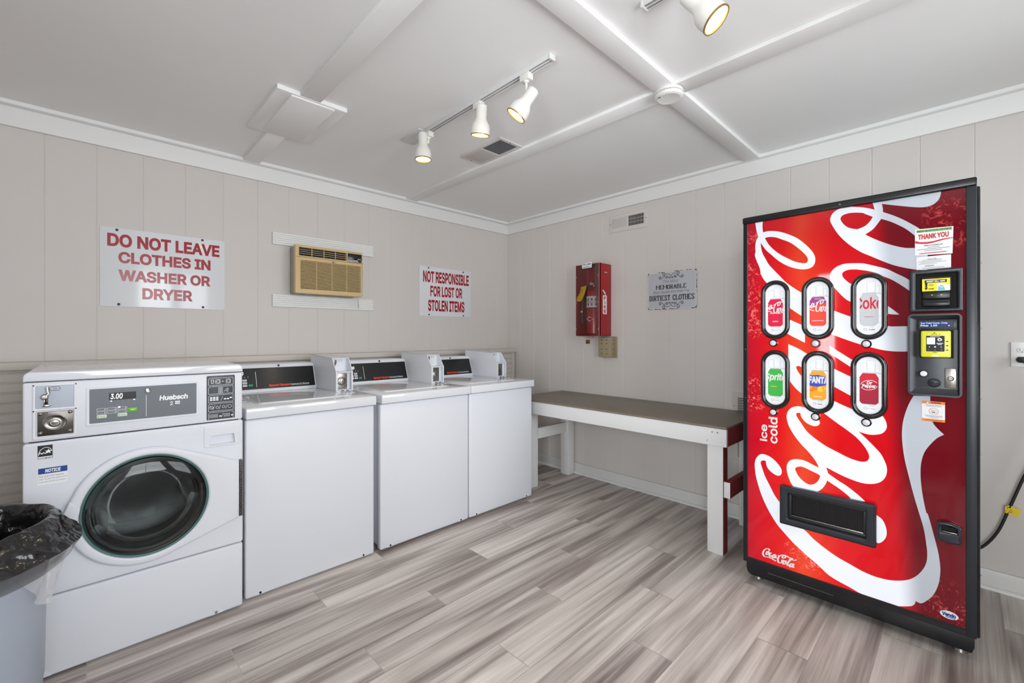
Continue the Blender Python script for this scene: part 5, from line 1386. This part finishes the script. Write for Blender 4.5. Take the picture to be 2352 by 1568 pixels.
# ------------------------------------------------------------------ ceiling fittings
def track_light(label, x, ya, yb, heads, plate_y=None):
    T = thing('track_light', label, 'track light', (x, (ya + yb) / 2, 2.478))
    bm = nb()
    for a, b_ in ((-.018, -.0125), (-.004, .004), (.0125, .018)): bx(bm, x + a, x + b_, ya, yb, 2.455, 2.478, .0008)
    bx(bm, x - .017, x + .017, ya + .004, yb - .004, 2.468, 2.478)
    bx(bm, x - .0125, x + .0125, ya + .004, yb - .004, 2.462, 2.4685, 0, mi=1)
    for y in (ya, yb): bx(bm, x - .0185, x + .0185, y - .006, y + .006, 2.453, 2.478, .002)
    obj('track', bm, [M['track'], M['void']], T)
    if plate_y:
        bm = nb(); bx(bm, x - .05, x + .05, plate_y - .10, plate_y + .11, 2.470, 2.478, .002); bx(bm, x - .02, x + .02, plate_y - .11, plate_y - .02, 2.450, 2.471, .003)
        obj('feed_plate', bm, M['track'], T)
    for hy, back, rim in heads:
        back, rim = Vector(back), Vector(rim); ax = (rim - back); L = ax.length; ax.normalize()
        u = ax.orthogonal().normalized(); q = Fr(back, u, ax.cross(u))
        bm = nb()
        lathe(bm, q, 0, 0, [(0, 0), (.019, .0), (.0255, .006), (.0265, .03), (.0265, L * .44), (.030, L * .52), (.0425, L * .66), (.0465, L * .78), (.0465, L), (.043, L), (.042, L * .8), (.02, L * .5), (0, L * .45)], 40)
        h = obj('lamp_head', bm, M['lampwhite'], T)
        bm = nb(); lathe(bm, q, 0, 0, [(.0425, L - .004), (.0475, L - .003), (.0475, L + .0025), (.0425, L + .002)], 40, closed=True); obj('rim', bm, M['brassrim'], h)
        bm = nb(); lathe(bm, q, 0, 0, [(.0425, L - .004), (.03, L - .001), (0, L)], 40); obj('bulb_face', bm, M['lampglow'], h)
        bm = nb(); bx(bm, x - .0165, x + .0165, hy - .028, hy + .028, 2.425, 2.456, .003)
        cyl(bm, (x, hy, 2.426), (x, hy, 2.418), .013, .010, 16)
        att = back + ax * (L * .36)
        side = (Vector((x, hy, 2.40)) - att); side -= ax * side.dot(ax)
        side = side.normalized() * .029 if side.length > 1e-4 else u * .029
        e = att + side
        tube(bm, [(x, hy, 2.42), (x, hy, max(e.z + .012, 2.372)), e], .0055, 8)
        cyl(bm, e + side * .2, att, .007, n=12)
        obj('adapter', bm, M['lampwhite'], h)
        l = bpy.data.lights.new('spot', 'SPOT'); l.energy = SPOT; l.color = (1.0, .86, .66); l.spot_size = R(100); l.spot_blend = .9; l.shadow_soft_size = .04
        lo = bpy.data.objects.new('spot', l); COL.objects.link(lo); lo.location = Vector(rim + ax * .012) ; lo.rotation_euler = ax.to_track_quat('-Z', 'Y').to_euler()
        lo.parent = T; lo.location = Vector(rim + ax * .012) - T.location
    return T
SPOT = 5.0
track_light('white ceiling track with three spot heads above the washers', 1.436, 1.240, 2.300,
            ((2.185, (1.408, 2.205, 2.452), (1.410, 2.203, 2.297)), (1.730, (1.418, 1.682, 2.424), (1.431, 1.712, 2.283)), (1.392, (1.446, 1.350, 2.376), (1.395, 1.417, 2.264))), 2.315)
track_light('second ceiling track at the top edge, one spot head in view', 1.456, -.55, .815, ((.655, (1.424, .650, 2.398), (1.452, .560, 2.282)), (.10, (1.44, .12, 2.41), (1.45, .06, 2.27)), (-.40, (1.44, -.38, 2.41), (1.43, -.45, 2.27))))

def hatch():
    T = thing('access_hatch', 'white painted access hatch with a mitred frame on the ceiling', 'hatch', (.827, 2.565, 2.478))
    bm = nb()
    plate(bm, CE, [[(.656, -2.838), (.997, -2.838), (.997, -2.293), (.656, -2.293)], [(.735, -2.775), (.925, -2.775), (.925, -2.345), (.735, -2.345)]], .0, .0225, .0012)
    for (x, y), (x2, y2) in (((.658, 2.295), (.722, 2.345)), ((.995, 2.295), (.937, 2.345)), ((.658, 2.836), (.722, 2.78)), ((.995, 2.836), (.94, 2.76))):
        stroke(bm, CE, [(x, -y), (x2, -y2)], .003, .0228, 1)
    obj('frame', bm, [M['ceil'], M['trim']], T)
    bm = nb(); bx(bm, .724, .936, 2.306, 2.795, 2.4475, 2.4555, .0015); obj('panel', bm, M['ceil'], T)
hatch()

def reg_grille(name, label, fr, u0, u1, v0, v1, a, b_, c, d, ncl, nop, open_first, m, cross=True):
    T = thing(name, label, 'vent', fr.p((u0 + u1) / 2, v0, 0) if fr is RW else fr.p((u0 + u1) / 2, (v0 + v1) / 2, 0))
    mid = (a + b_) / 2
    bm = nb()
    oa, ob = (a, mid - .006) if open_first else (mid + .006, b_)
    ca, cb = (mid + .006, b_) if open_first else (a, mid - .006)
    plate(bm, fr, [rrect(u0, u1, v0, v1, .004), rrect(oa, ob, c, d, .0015)], .0005, .0075, .003, bres=2)
    rect(bm, fr, oa, ob, c, d, .0012, 1)
    for i in range(ncl):
        u = ca + (cb - ca) * (i + .5) / ncl; rect(bm, fr, u - .0013, u + .0013, c + .002, d - .002, .0077, 2)
    for u in (u0 + .010, u1 - .010): lathe(bm, fr, u, (v0 + v1) / 2, [(.004, .0073), (.003, .0092), (0, .0095)], 12, 1)
    f = obj('frame', bm, [m, M['void'], M['inkgrey']], T)
    bm = nb()
    for i in range(nop):
        u = oa + (ob - oa) * (i + .5) / nop; bx(bm, u - .0011, u + .0011, c, d, .0025, .0065, 0, fr)
    if cross:
        for v in (c + (d - c) * .34, c + (d - c) * .67): bx(bm, oa, ob, v - .0008, v + .0008, .002, .005, 0, fr)
    obj('slats', bm, m if fr is RW else M['inkgrey'], f)
    return T
reg_grille('wall_register', 'white air register high on the wall above the fire cabinet, half its slots open', RW, -2.162, -1.804, 2.158, 2.305, -2.137, -1.835, 2.191, 2.276, 12, 11, False, M['register'])
CE2 = Fr((0, 0, 2.478), (0, 1, 0), (1, 0, 0))
reg_grille('ceiling_register', 'dusty air register in the ceiling beyond the track light', CE2, 1.968, 2.372, 1.802, 1.992, 1.995, 2.345, 1.826, 1.972, 16, 16, True, M['register'], False)

def low_vent():
    T = thing('return_grille', 'greige louvred return vent low on the wall behind bench and vending machine', 'vent', (3.27, .93, .40))
    bm = nb(); plate(bm, RW, [[(-1.152, .40), (-.72, .40), (-.72, .876), (-1.152, .876)], [(-1.112, .43), (-.76, .43), (-.76, .838), (-1.112, .838)]], .0, .012, .002)
    rect(bm, RW, -1.115, -.757, .427, .841, .001, 1)
    lathe(bm, RW, -1.135, .78, [(.004, .012), (.003, .0135), (0, .014)], 10, 2)
    f = obj('frame', bm, [M['chase'], M['void'], M['inkgrey']], T)
    bm = nb()
    n = 34
    for i in range(n):
        v = .432 + (.836 - .432) * (i + .5) / n; bx(bm, -1.112, -.76, v - .0035, v + .0028, .002, .010, 0, RW)
    obj('louvres', bm, M['chase'], f)
low_vent()

def detector():
    T = thing('smoke_detector', 'round white smoke detector where two ceiling battens cross', 'smoke detector', (2.035, 1.009, 2.453))
    q = Fr((2.035, 1.009, 2.455), (1, 0, 0), (0, -1, 0))
    bm = nb(); lathe(bm, q, 0, 0, [(0, 0), (.066, 0), (.068, .004), (.067, .013), (.060, .014)], 56); obj('base', bm, M['detector'], T)
    bm = nb(); lathe(bm, q, 0, 0, [(.060, .013), (.060, .018)], 56, 1); lathe(bm, q, 0, 0, [(.060, .017), (.066, .0175), (.067, .022), (.062, .030), (.052, .034), (.05, .0335), (0, .035)], 56)
    for i in range(28):
        a = 2 * math.pi * i / 28; f = Fr((2.035 + .0605 * math.cos(a), 1.009 + .0605 * math.sin(a), 2.4385), (-math.sin(a), math.cos(a), 0), (0, 0, 1))
        bx(bm, -.0012, .0012, -.003, .003, -.001, .004, 0, f)
    bx(bm, -.045, -.041, -.032, -.020, .030, .0352, 0, q, 1)
    obj('cover', bm, [M['detector'], M['gasket']], T)
detector()

# ------------------------------------------------------------------ fire cabinet with its extinguisher
def firebox():
    xf, xb, y0, y1, z0, z1 = 3.092, 3.274, 2.150, 2.392, 1.270, 1.886
    T = thing('fire_extinguisher_cabinet', 'red plastic fire extinguisher cabinet with a clear front, on the wall above the bench', 'cabinet', (3.18, 2.27, 1.27))
    CFr = Fr((xf, 0, 0), (0, -1, 0), (0, 0, 1)); SF = Fr((0, y0, 0), (1, 0, 0), (0, 0, 1))
    bm = nb(); t = .004
    bx(bm, xf + .012, xb, y0, y0 + t, z0, z1, .001); bx(bm, xf + .012, xb, y1 - t, y1, z0, z1, .001)
    bx(bm, xf + .012, xb, y0, y1, z0, z0 + t, .001); bx(bm, xf + .012, xb, y0, y1, z1 - t, z1, .001); bx(bm, xb - t, xb, y0, y1, z0, z1)
    for q in ((-y1, -y1 + .003, z0, z1), (-y0 - .003, -y0, z0, z1)): bx(bm, *q, -.0275, -.0005, 0, CFr, 1)
    plate(bm, CFr, [rrect(-y1 - .003, -y0 + .003, z0 - .003, z1 + .003, .008), rrect(-y1 + .004, -y0 - .004, z0 + .004, z1 - .004, .006)], -.034, -.026, .001)
    sh = obj('shell', bm, [M['cabred'], mat('pale_red_edge', (196, 96, 98), .3)], T)
    bm = nb()
    o_ = [(-y1, z0), (-2.305, z0), (-2.300, z0 - .020), (-2.205, z0 - .020), (-2.200, z0), (-y0, z0), (-y0, z1 - .006), (-y0 - .006, z1), (-2.215, z1), (-2.215, z1 + .012), (-2.325, z1 + .012), (-2.33, z1 - .008), (-2.36, z1 - .008), (-2.365, z1), (-y1 + .006, z1), (-y1, z1 - .006)]
    rim = [(-y1 + .006, z0 + .006), (-y0 - .006, z0 + .006), (-y0 - .006, z1 - .008), (-y1 + .006, z1 - .008)]
    plate(bm, CFr, [o_], -.003, .0, .0008)
    obj('clear_cover', bm, clear('clear_cover_plastic', (.97, .92, .92), .08, .9), T)
    bm = nb()
    for v in (1.33, 1.555, 1.78):
        for u in (-y1 + .002, -y0 - .010): bx(bm, u, u + .008, v - .008, v + .008, -.006, .0012, .001, CFr)
    obj('cover_clip', bm, mat('pale_red_clip', (190, 110, 112), .3), T)
    bm = nb(); plate(bm, CFr, [[(-2.322, 1.852), (-2.222, 1.852), (-2.219, 1.902), (-2.324, 1.894)]], .0005, .0012)
    text(bm, CFr, 'PULL HERE', -2.315, -2.230, 1.879, 1.889, .0016, .04, mi=1); text(bm, CFr, 'TO', -2.279, -2.266, 1.869, 1.875, .0016, .02, mi=1); text(bm, CFr, 'BREAK SEAL', -2.311, -2.234, 1.858, 1.865, .0016, .03, mi=1)
    obj('pull_label', bm, [M['paper'], M['ink']], T, smooth=False)
    bm = nb(); rect(bm, SF, 3.149, 3.208, 1.455, 1.612, .0012)
    for i, ch in enumerate('FIRE'): text(bm, SF, ch, 3.165, 3.192, 1.577 - i * .037, 1.604 - i * .037, .0018, .05, mi=1) if ch != 'I' else rect(bm, SF, 3.174, 3.183, 1.540, 1.567, .0018, 1)
    flat(bm, SF, [(3.142, 1.655), (3.152, 1.663), (3.192, 1.636), (3.170, 1.612), (3.160, 1.618), (3.174, 1.632)], .0012)
    flat(bm, SF, [(3.148, 1.613), (3.208, 1.613), (3.179, 1.628)], .0012)
    text(bm, SF, 'JLI', 3.172, 3.215, 1.808, 1.818, .0012, .02)
    obj('side_label', bm, [M['inkw'], M['redink']], T, smooth=False)
    # extinguisher
    cx, cy, r = 3.182, 2.262, .066
    E = thing('fire_extinguisher', 'red fire extinguisher with a white label inside the clear-fronted cabinet', 'fire extinguisher', (cx, cy, 1.276))
    q = Fr((cx, cy, 0), (1, 0, 0), (0, 1, 0)); bm = nb()
    lathe(bm, q, 0, 0, [(0, 1.275), (r * .86, 1.275), (r * .9, 1.285), (r, 1.29), (r, 1.635), (r * .93, 1.655), (r * .7, 1.675), (.024, 1.688), (.018, 1.70), (0, 1.70)], 48)
    cy_ = obj('cylinder', bm, M['extred'], E)
    bm = nb(); t = bmesh.new()
    def wrap(a0, a1, z0_, z1_, rr, mi):
        t = bmesh.new(); n = 16; prev = None
        for i in range(n + 1):
            a = R(a0 + (a1 - a0) * i / n); p = (t.verts.new((cx + rr * math.cos(a), cy + rr * math.sin(a), z0_)), t.verts.new((cx + rr * math.cos(a), cy + rr * math.sin(a), z1_)))
            if prev: t.faces.new((prev[0], p[0], p[1], prev[1]))
            prev = p
        addmesh(bm, t, None, mi)
    wrap(105, 255, 1.515, 1.612, r + .0006, 0); wrap(100, 260, 1.508, 1.515, r + .0006, 1)
    for i, a in enumerate((130, 160, 190, 220)):
        for z in (1.53, 1.572): wrap(a, a + 16, z, z + .022, r + .001, 2)
    for i in range(3): wrap(125, 235, 1.556 + i * .004, 1.558 + i * .004, r + .001, 2)
    t = bmesh.new(); vs = []
    for a, z in ((150, 1.416), (180, 1.438), (212, 1.416), (180, 1.394)): vs.append(t.verts.new((cx + (r + .004) * math.cos(R(a)), cy + (r + .004) * math.sin(R(a)), z)))
    t.faces.new(vs); addmesh(bm, t, None, 0)
    obj('label', bm, [M['paper'], M['ink'], M['inkgrey']], cy_)
    bm = nb(); cyl(bm, (cx, cy, 1.695), (cx, cy, 1.735), .014, .012, 16); bx(bm, cx - .022, cx + .014, cy - .012, cy + .012, 1.712, 1.728, .003)
    tube(bm, [(cx - .01, cy, 1.735), (cx - .03, cy - .02, 1.752), (cx - .05, cy - .055, 1.768), (cx - .052, cy - .085, 1.776)], .006, 8); tube(bm, [(cx - .01, cy - .004, 1.728), (cx - .03, cy - .03, 1.732), (cx - .045, cy - .08, 1.712)], .005, 8)
    lathe(bm, Fr((cx - .014, cy + .016, 1.722), (0, -1, 0), (0, 0, 1)), 0, 0, [(.014, 0), (.014, .010), (0, .011)], 20)
    obj('valve', bm, M['chrome'], E)
    bm = nb(); tube(bm, [tuple(v) for v in crom([(cx - .01, cy + .02, 1.715), (cx - .02, cy + .06, 1.70), (cx - .03, cy + .092, 1.62), (cx - .035, cy + .098, 1.50), (cx - .035, cy + .098, 1.40)], 6)], .009, 10)
    obj('hose', bm, M['black'], E)
    bm = nb(); tube(bm, [(cx - .035, cy + .098, 1.47), (cx - .035, cy + .098, 1.382)], [.011, .015], 12); lathe(bm, Fr((cx - .048, cy + .098, 1.482), (0, -1, 0), (0, 0, 1)), 0, 0, [(.008, -.01), (.008, .004), (0, .006)], 14, 1); obj('nozzle', bm, [M['black'], M['inkw']], E)
    # inspection tag
    bm = nb(); TF_ = Fr((3.102, 0, 0), (0, -1, 0), (0, 0, 1))
    t = bmesh.new(); rows = []
    for i in range(7):
        s = i / 6; z = 1.700 - .123 * s; u = -2.318 - .053 * s * s - .008 * s
        rows.append((t.verts.new((u - .038 + .012 * (1 - s), z - .006 * (1 - s) , -.004 * math.sin(3 * s))), t.verts.new((u + .036 - .002 * (1 - s), z + .004 - .012 * s, .004 * math.sin(3 * s)))))
    for a, b in zip(rows, rows[1:]): t.faces.new((a[0], b[0], b[1], a[1]))
    addmesh(bm, t, TF_.m)
    for i in range(7): rect(bm, TF_, -2.345 - .007 * i, -2.310 - .009 * i - .006 * (i % 2), 1.672 - i * .0125, 1.6745 - i * .0125, .0065, 1)
    tube(bm, [(3.102, 2.300, 1.698), (3.125, 2.285, 1.712), (3.155, 2.268, 1.722)], .0012, 6, 1)
    obj('inspection_tag', bm, [M['yellow'], mat('tag_print', (120, 100, 40), .6)], None, 'yellow inspection tag hanging from the fire extinguisher valve', 'tag')
    # padlock
    P = thing('padlock', 'small brass padlock hanging under the fire extinguisher cabinet', 'padlock', (3.092, 2.263, 1.200))
    bm = nb(); bx(bm, 3.084, 3.100, 2.248, 2.280, 1.202, 1.236, .003); obj('body', bm, M['brass'], P)
    bm = nb(); tube(bm, [(3.092, 2.274, 1.234), (3.092, 2.274, 1.252), (3.092, 2.270, 1.259), (3.092, 2.264, 1.262), (3.092, 2.258, 1.259), (3.092, 2.254, 1.252), (3.092, 2.254, 1.234)], .0024, 8); obj('shackle', bm, M['steel'], P)
firebox()

def timer_box():
    T = thing('junction_box', 'beige slotted metal box on the wall just below the fire extinguisher cabinet', 'electrical box', (3.235, 2.16, 1.085))
    bm = nb(); bx(bm, 3.196, 3.268, 2.098, 2.230, 1.088, 1.258, .004)
    q = Fr((3.196, 0, 0), (0, -1, 0), (0, 0, 1)); s = Fr((0, 2.098, 0), (1, 0, 0), (0, 0, 1))
    for v in (1.235, 1.203, 1.155, 1.118):
        for u in (-2.200, -2.150): bx(bm, u, u + .016, v - .003, v + .003, -.001, .0006, 0, q, 1)
        for u in (3.212, 3.232): bx(bm, u, u + .008, v - .003, v + .003, -.001, .0006, 0, s, 1)
    obj('cover', bm, [M['beige'], mat('slot_brown', (92, 80, 60), .7)], T)
    bm = nb(); bx(bm, 3.262, 3.274, 2.085, 2.243, 1.082, 1.264, .002); obj('back_plate', bm, M['beige'], T)
timer_box()

# ------------------------------------------------------------------ tin sign in the seriffed and script lettering
GL = {
 'M': ('|0 |1', [[(0, 0), (0, 1)], [(0, 1), (.5, .25), (1, 1)], [(1, 1), (1, 0)]]),
 'E': ('|.1', [[(.1, 0), (.1, 1)], [(.1, 1), (.9, 1), (.92, .78)], [(.1, .52), (.65, .52)], [(.1, 0), (.92, 0), (.96, .24)]]),
 'O': ('', [[(.5 + .5 * math.sin(2 * math.pi * i / 24), .5 + .5 * math.cos(2 * math.pi * i / 24)) for i in range(25)]]),
 'R': ('|.1', [[(.1, 0), (.1, 1)], [(.1, 1), (.6, 1), (.85, .92), (.88, .75), (.8, .58), (.55, .5), (.1, .5)], [(.5, .5), (.9, 0), (1.02, .03)]]),
 'A': ('|0 |1', [[(0, 0), (.5, 1)], [(.5, 1), (1, 0)], [(.2, .35), (.8, .35)]]),
 'B': ('|.1', [[(.1, 0), (.1, 1)], [(.1, 1), (.6, 1), (.82, .9), (.82, .65), (.6, .53), (.1, .53)], [(.6, .53), (.9, .42), (.92, .14), (.65, 0), (.1, 0)]]),
 'L': ('|.1', [[(.1, 1), (.1, 0)], [(.1, 0), (.9, 0), (.95, .28)]]),
 'D': ('|.1', [[(.1, 0), (.1, 1)], [(.1, 1), (.55, 1), (.88, .82), (.95, .5), (.88, .18), (.55, 0), (.1, 0)]]),
 'I': ('|.5', [[(.5, 0), (.5, 1)]]),
 'T': ('|.5', [[(.5, 0), (.5, 1)], [(.02, .76), (.05, 1), (.95, 1), (.98, .76)]]),
 'S': ('', [[(.88, .72), (.85, .9), (.5, 1), (.15, .9), (.12, .68), (.4, .54), (.7, .44), (.9, .26), (.8, .08), (.48, 0), (.14, .1), (.1, .3)]]),
 'C': ('', [[(.92, .7), (.85, .92), (.5, 1), (.15, .85), (.04, .5), (.15, .15), (.5, 0), (.85, .08), (.94, .3)]]),
 'H': ('|.08 |.92', [[(.08, 0), (.08, 1)], [(.92, 0), (.92, 1)], [(.08, .52), (.92, .52)]]),
}
def serif(bm, fr, s, u0, u1, v0, v1, w, th):
    ws = {'I': .42, 'M': 1.25, ' ': .55}
    tot = sum(ws.get(c, .9) for c in s) + .34 * (len(s) - 1)
    k = (u1 - u0) / tot; u = u0; h = v1 - v0
    for c in s:
        cw = ws.get(c, .9) * k
        if c != ' ':
            sf, st = GL[c]
            for q in st:
                stroke(bm, fr, [(u + p[0] * cw, v0 + p[1] * h) for p in q], lambda t, d: th * (.38 + .62 * abs(d.y) ** .7), w, smooth=(c in 'OSC'), n=3)
            for x in sf.split():
                x = float(x[1:])
                for v in (v0, v1):
                    if c in 'A' and v == v1: continue
                    if c == 'T' and v == v1: continue
                    rect(bm, fr, u + x * cw - th * 1.0, u + x * cw + th * 1.0, v - th * .14, v + th * .14, w + .0001)
        u += cw + .34 * k
def scroll(bm, fr, cu, cv, su, sv, w):
    """one half of the curled ornament."""
    def spiral(c, r0, a0, turns, sgn, n=18):
        return [(c[0] + r0 * (1 - .8 * i / n) * math.cos(a0 + sgn * turns * 2 * math.pi * i / n), c[1] + r0 * (1 - .8 * i / n) * math.sin(a0 + sgn * turns * 2 * math.pi * i / n)) for i in range(n + 1)]
    def put(pts): stroke(bm, fr, [(cu + su * p[0], cv + sv * p[1]) for p in pts], lambda t, d: .0044 - .0014 * abs(2 * t - 1), w, n=3)
    put([(.0, .002), (.012, .018), (.035, .022), (.055, .010), (.072, -.008), (.088, -.015)] + spiral((.089, -.004), .0115, -math.pi / 2, 1.2, 1)[1:])
    put([(.052, .012), (.048, -.004), (.036, -.012)] + spiral((.034, -.002), .0105, -math.pi / 2, 1.15, -1)[1:])
    put([(.055, .010), (.066, .014)] + spiral((.058, .026), .0130, -math.pi / 3, 1.1, 1)[1:])
    put([(.0, -.006)] + spiral((.012, -.006), .0075, math.pi, 1.1, 1))
def tin_sign():
    T = thing('tin_sign', 'small pale grey tin sign with black scrolls about dirtiest clothes', 'sign', (3.272, 1.60, 1.478))
    bm = nb(); plate(bm, RW, [rrect(-1.800, -1.400, 1.478, 1.773, .014)], .002, .0055, .0015)
    plate(bm, RW, [rrect(-1.800, -1.400, 1.478, 1.773, .014), rrect(-1.790, -1.410, 1.488, 1.763, .010)], .0056, .0056, mi=1)
    bd = obj('plate', bm, [M['metalsign'], M['tinedge']], T)
    bm = nb(); r2 = random.Random(3); w = .0060
    for i in range(46):
        s = r2.random(); ln = .004 + .014 * r2.random(); th = .0016 + .0022 * r2.random()
        if i % 4 == 0: rect(bm, RW, -1.795 + .38 * s, -1.795 + .38 * s + ln, 1.771 - th, 1.7725, w)
        elif i % 4 == 1: rect(bm, RW, -1.795 + .38 * s, -1.795 + .38 * s + ln * 1.6, 1.4785, 1.4785 + th * 1.3, w)
        elif i % 4 == 2: rect(bm, RW, -1.4 - th * 1.4, -1.4005, 1.485 + .27 * s, 1.485 + .27 * s + ln, w)
        else: rect(bm, RW, -1.7995, -1.7995 + th * .7, 1.485 + .27 * s, 1.485 + .27 * s + ln * .6, w)
    for u in (-1.792, -1.408):
        for v in (1.486, 1.765): plate(bm, RW, [ell(u, v, .0055, .005, 12)], w, w)
    obj('rim_wear', bm, M['ink'], bd, smooth=False)
    bm = nb()
    for cv, sv in ((1.733, 1), (1.520, -1)):
        for su in (1, -1): scroll(bm, RW, -1.603, cv, su, sv, w)
    text(bm, RW, 'The Most', -1.667, -1.542, 1.684, 1.708, w, -.012, .35)
    serif(bm, RW, 'MEMORABLE', -1.724, -1.482, 1.637, 1.668, w, .0062)
    text(bm, RW, 'Days Usually End With The', -1.752, -1.457, 1.600, 1.625, w, -.006, .35)
    serif(bm, RW, 'DIRTIEST CLOTHES', -1.782, -1.421, 1.548, 1.588, w, .0066)
    obj('lettering', bm, M['ink'], bd, smooth=False)
tin_sign()

# ------------------------------------------------------------------ outlet and cord
def outlet():
    T = thing('wall_outlet', 'white duplex wall outlet with a black plug, beside the vending machine', 'outlet', (3.272, -.185, 1.118))
    c = .185
    bm = nb(); plate(bm, RW, [rrect(c - .0375, c + .0375, 1.118, 1.240, .004)], 0, .006, .003, bres=2); pl = obj('cover_plate', bm, M['ivory'], T)
    for v in (1.200, 1.158):
        bm = nb(); o_ = [(p[0], max(v - .0135, min(v + .0135, p[1]))) for p in ell(c, v, .0175, .0175, 32)]
        plate(bm, RW, [o_], .002, .0075, .001)
        for u, h in ((c - .0065, .0045), (c + .006, .0035)): bx(bm, u - .0011, u + .0011, v - h + .002, v + h + .002, .0070, .0078, 0, RW, 1)
        plate(bm, RW, [ell(c, v - .0085, .0024, .0024, 12)], .0078, .0078, mi=1)
        obj('receptacle', bm, [M['ivory'], M['black']], pl)
outlet()
def cord():
    T = thing('power_cord', 'black power cord with a yellow warning tag running to the wall outlet', 'power cord', (3.22, -.12, .21))
    pts = [(3.228, .12, .160), (3.224, .02, .178), (3.220, -.045, .208), (3.222, -.102, .303), (3.224, -.146, .447), (3.222, -.190, .601), (3.220, -.245, .76), (3.222, -.272, .93), (3.218, -.250, 1.06), (3.212, -.205, 1.128), (3.215, -.185, 1.150)]
    bm = nb(); tube(bm, [tuple(v) for v in crom(pts, 8)], .0062, 12); obj('cable', bm, M['cord'], T)
    bm = nb(); q = Fr((3.268, -.185, 1.154), (0, -1, 0), (0, 0, 1))
    plate(bm, q, [rrect(-.0185, .0185, -.014, .014, .012)], .001, .026, .004, bres=2); bx(bm, -.011, .011, -.010, .012, .026, .050, .006, q)
    obj('plug', bm, M['cord'], T)
    # tag wrapped round the cord
    bm = nb(); f = Fr((3.219, -.135, .424), (0, -.86, .05), (0, .05, .86))
    flat(bm, f, [(-.006, .016), (.010, .024), (.047, .006), (.030, -.030), (-.008, -.012)], -.0005)
    r_ = bmesh.ops.solidify(bm, geom=bm.faces[:], thickness=.0008)
    for i in range(4): rect(bm, f, -.002 + .002 * i, .014 + .002 * i - .003 * (i % 2), .012 - .0075 * i, .0142 - .0075 * i, .0004, 1)
    cyl(bm, (3.224, -.132, .408), (3.223, -.141, .436), .0072, n=14)
    obj('warning_tag', bm, [M['yellow'], M['ink']], T, smooth=False)
cord()
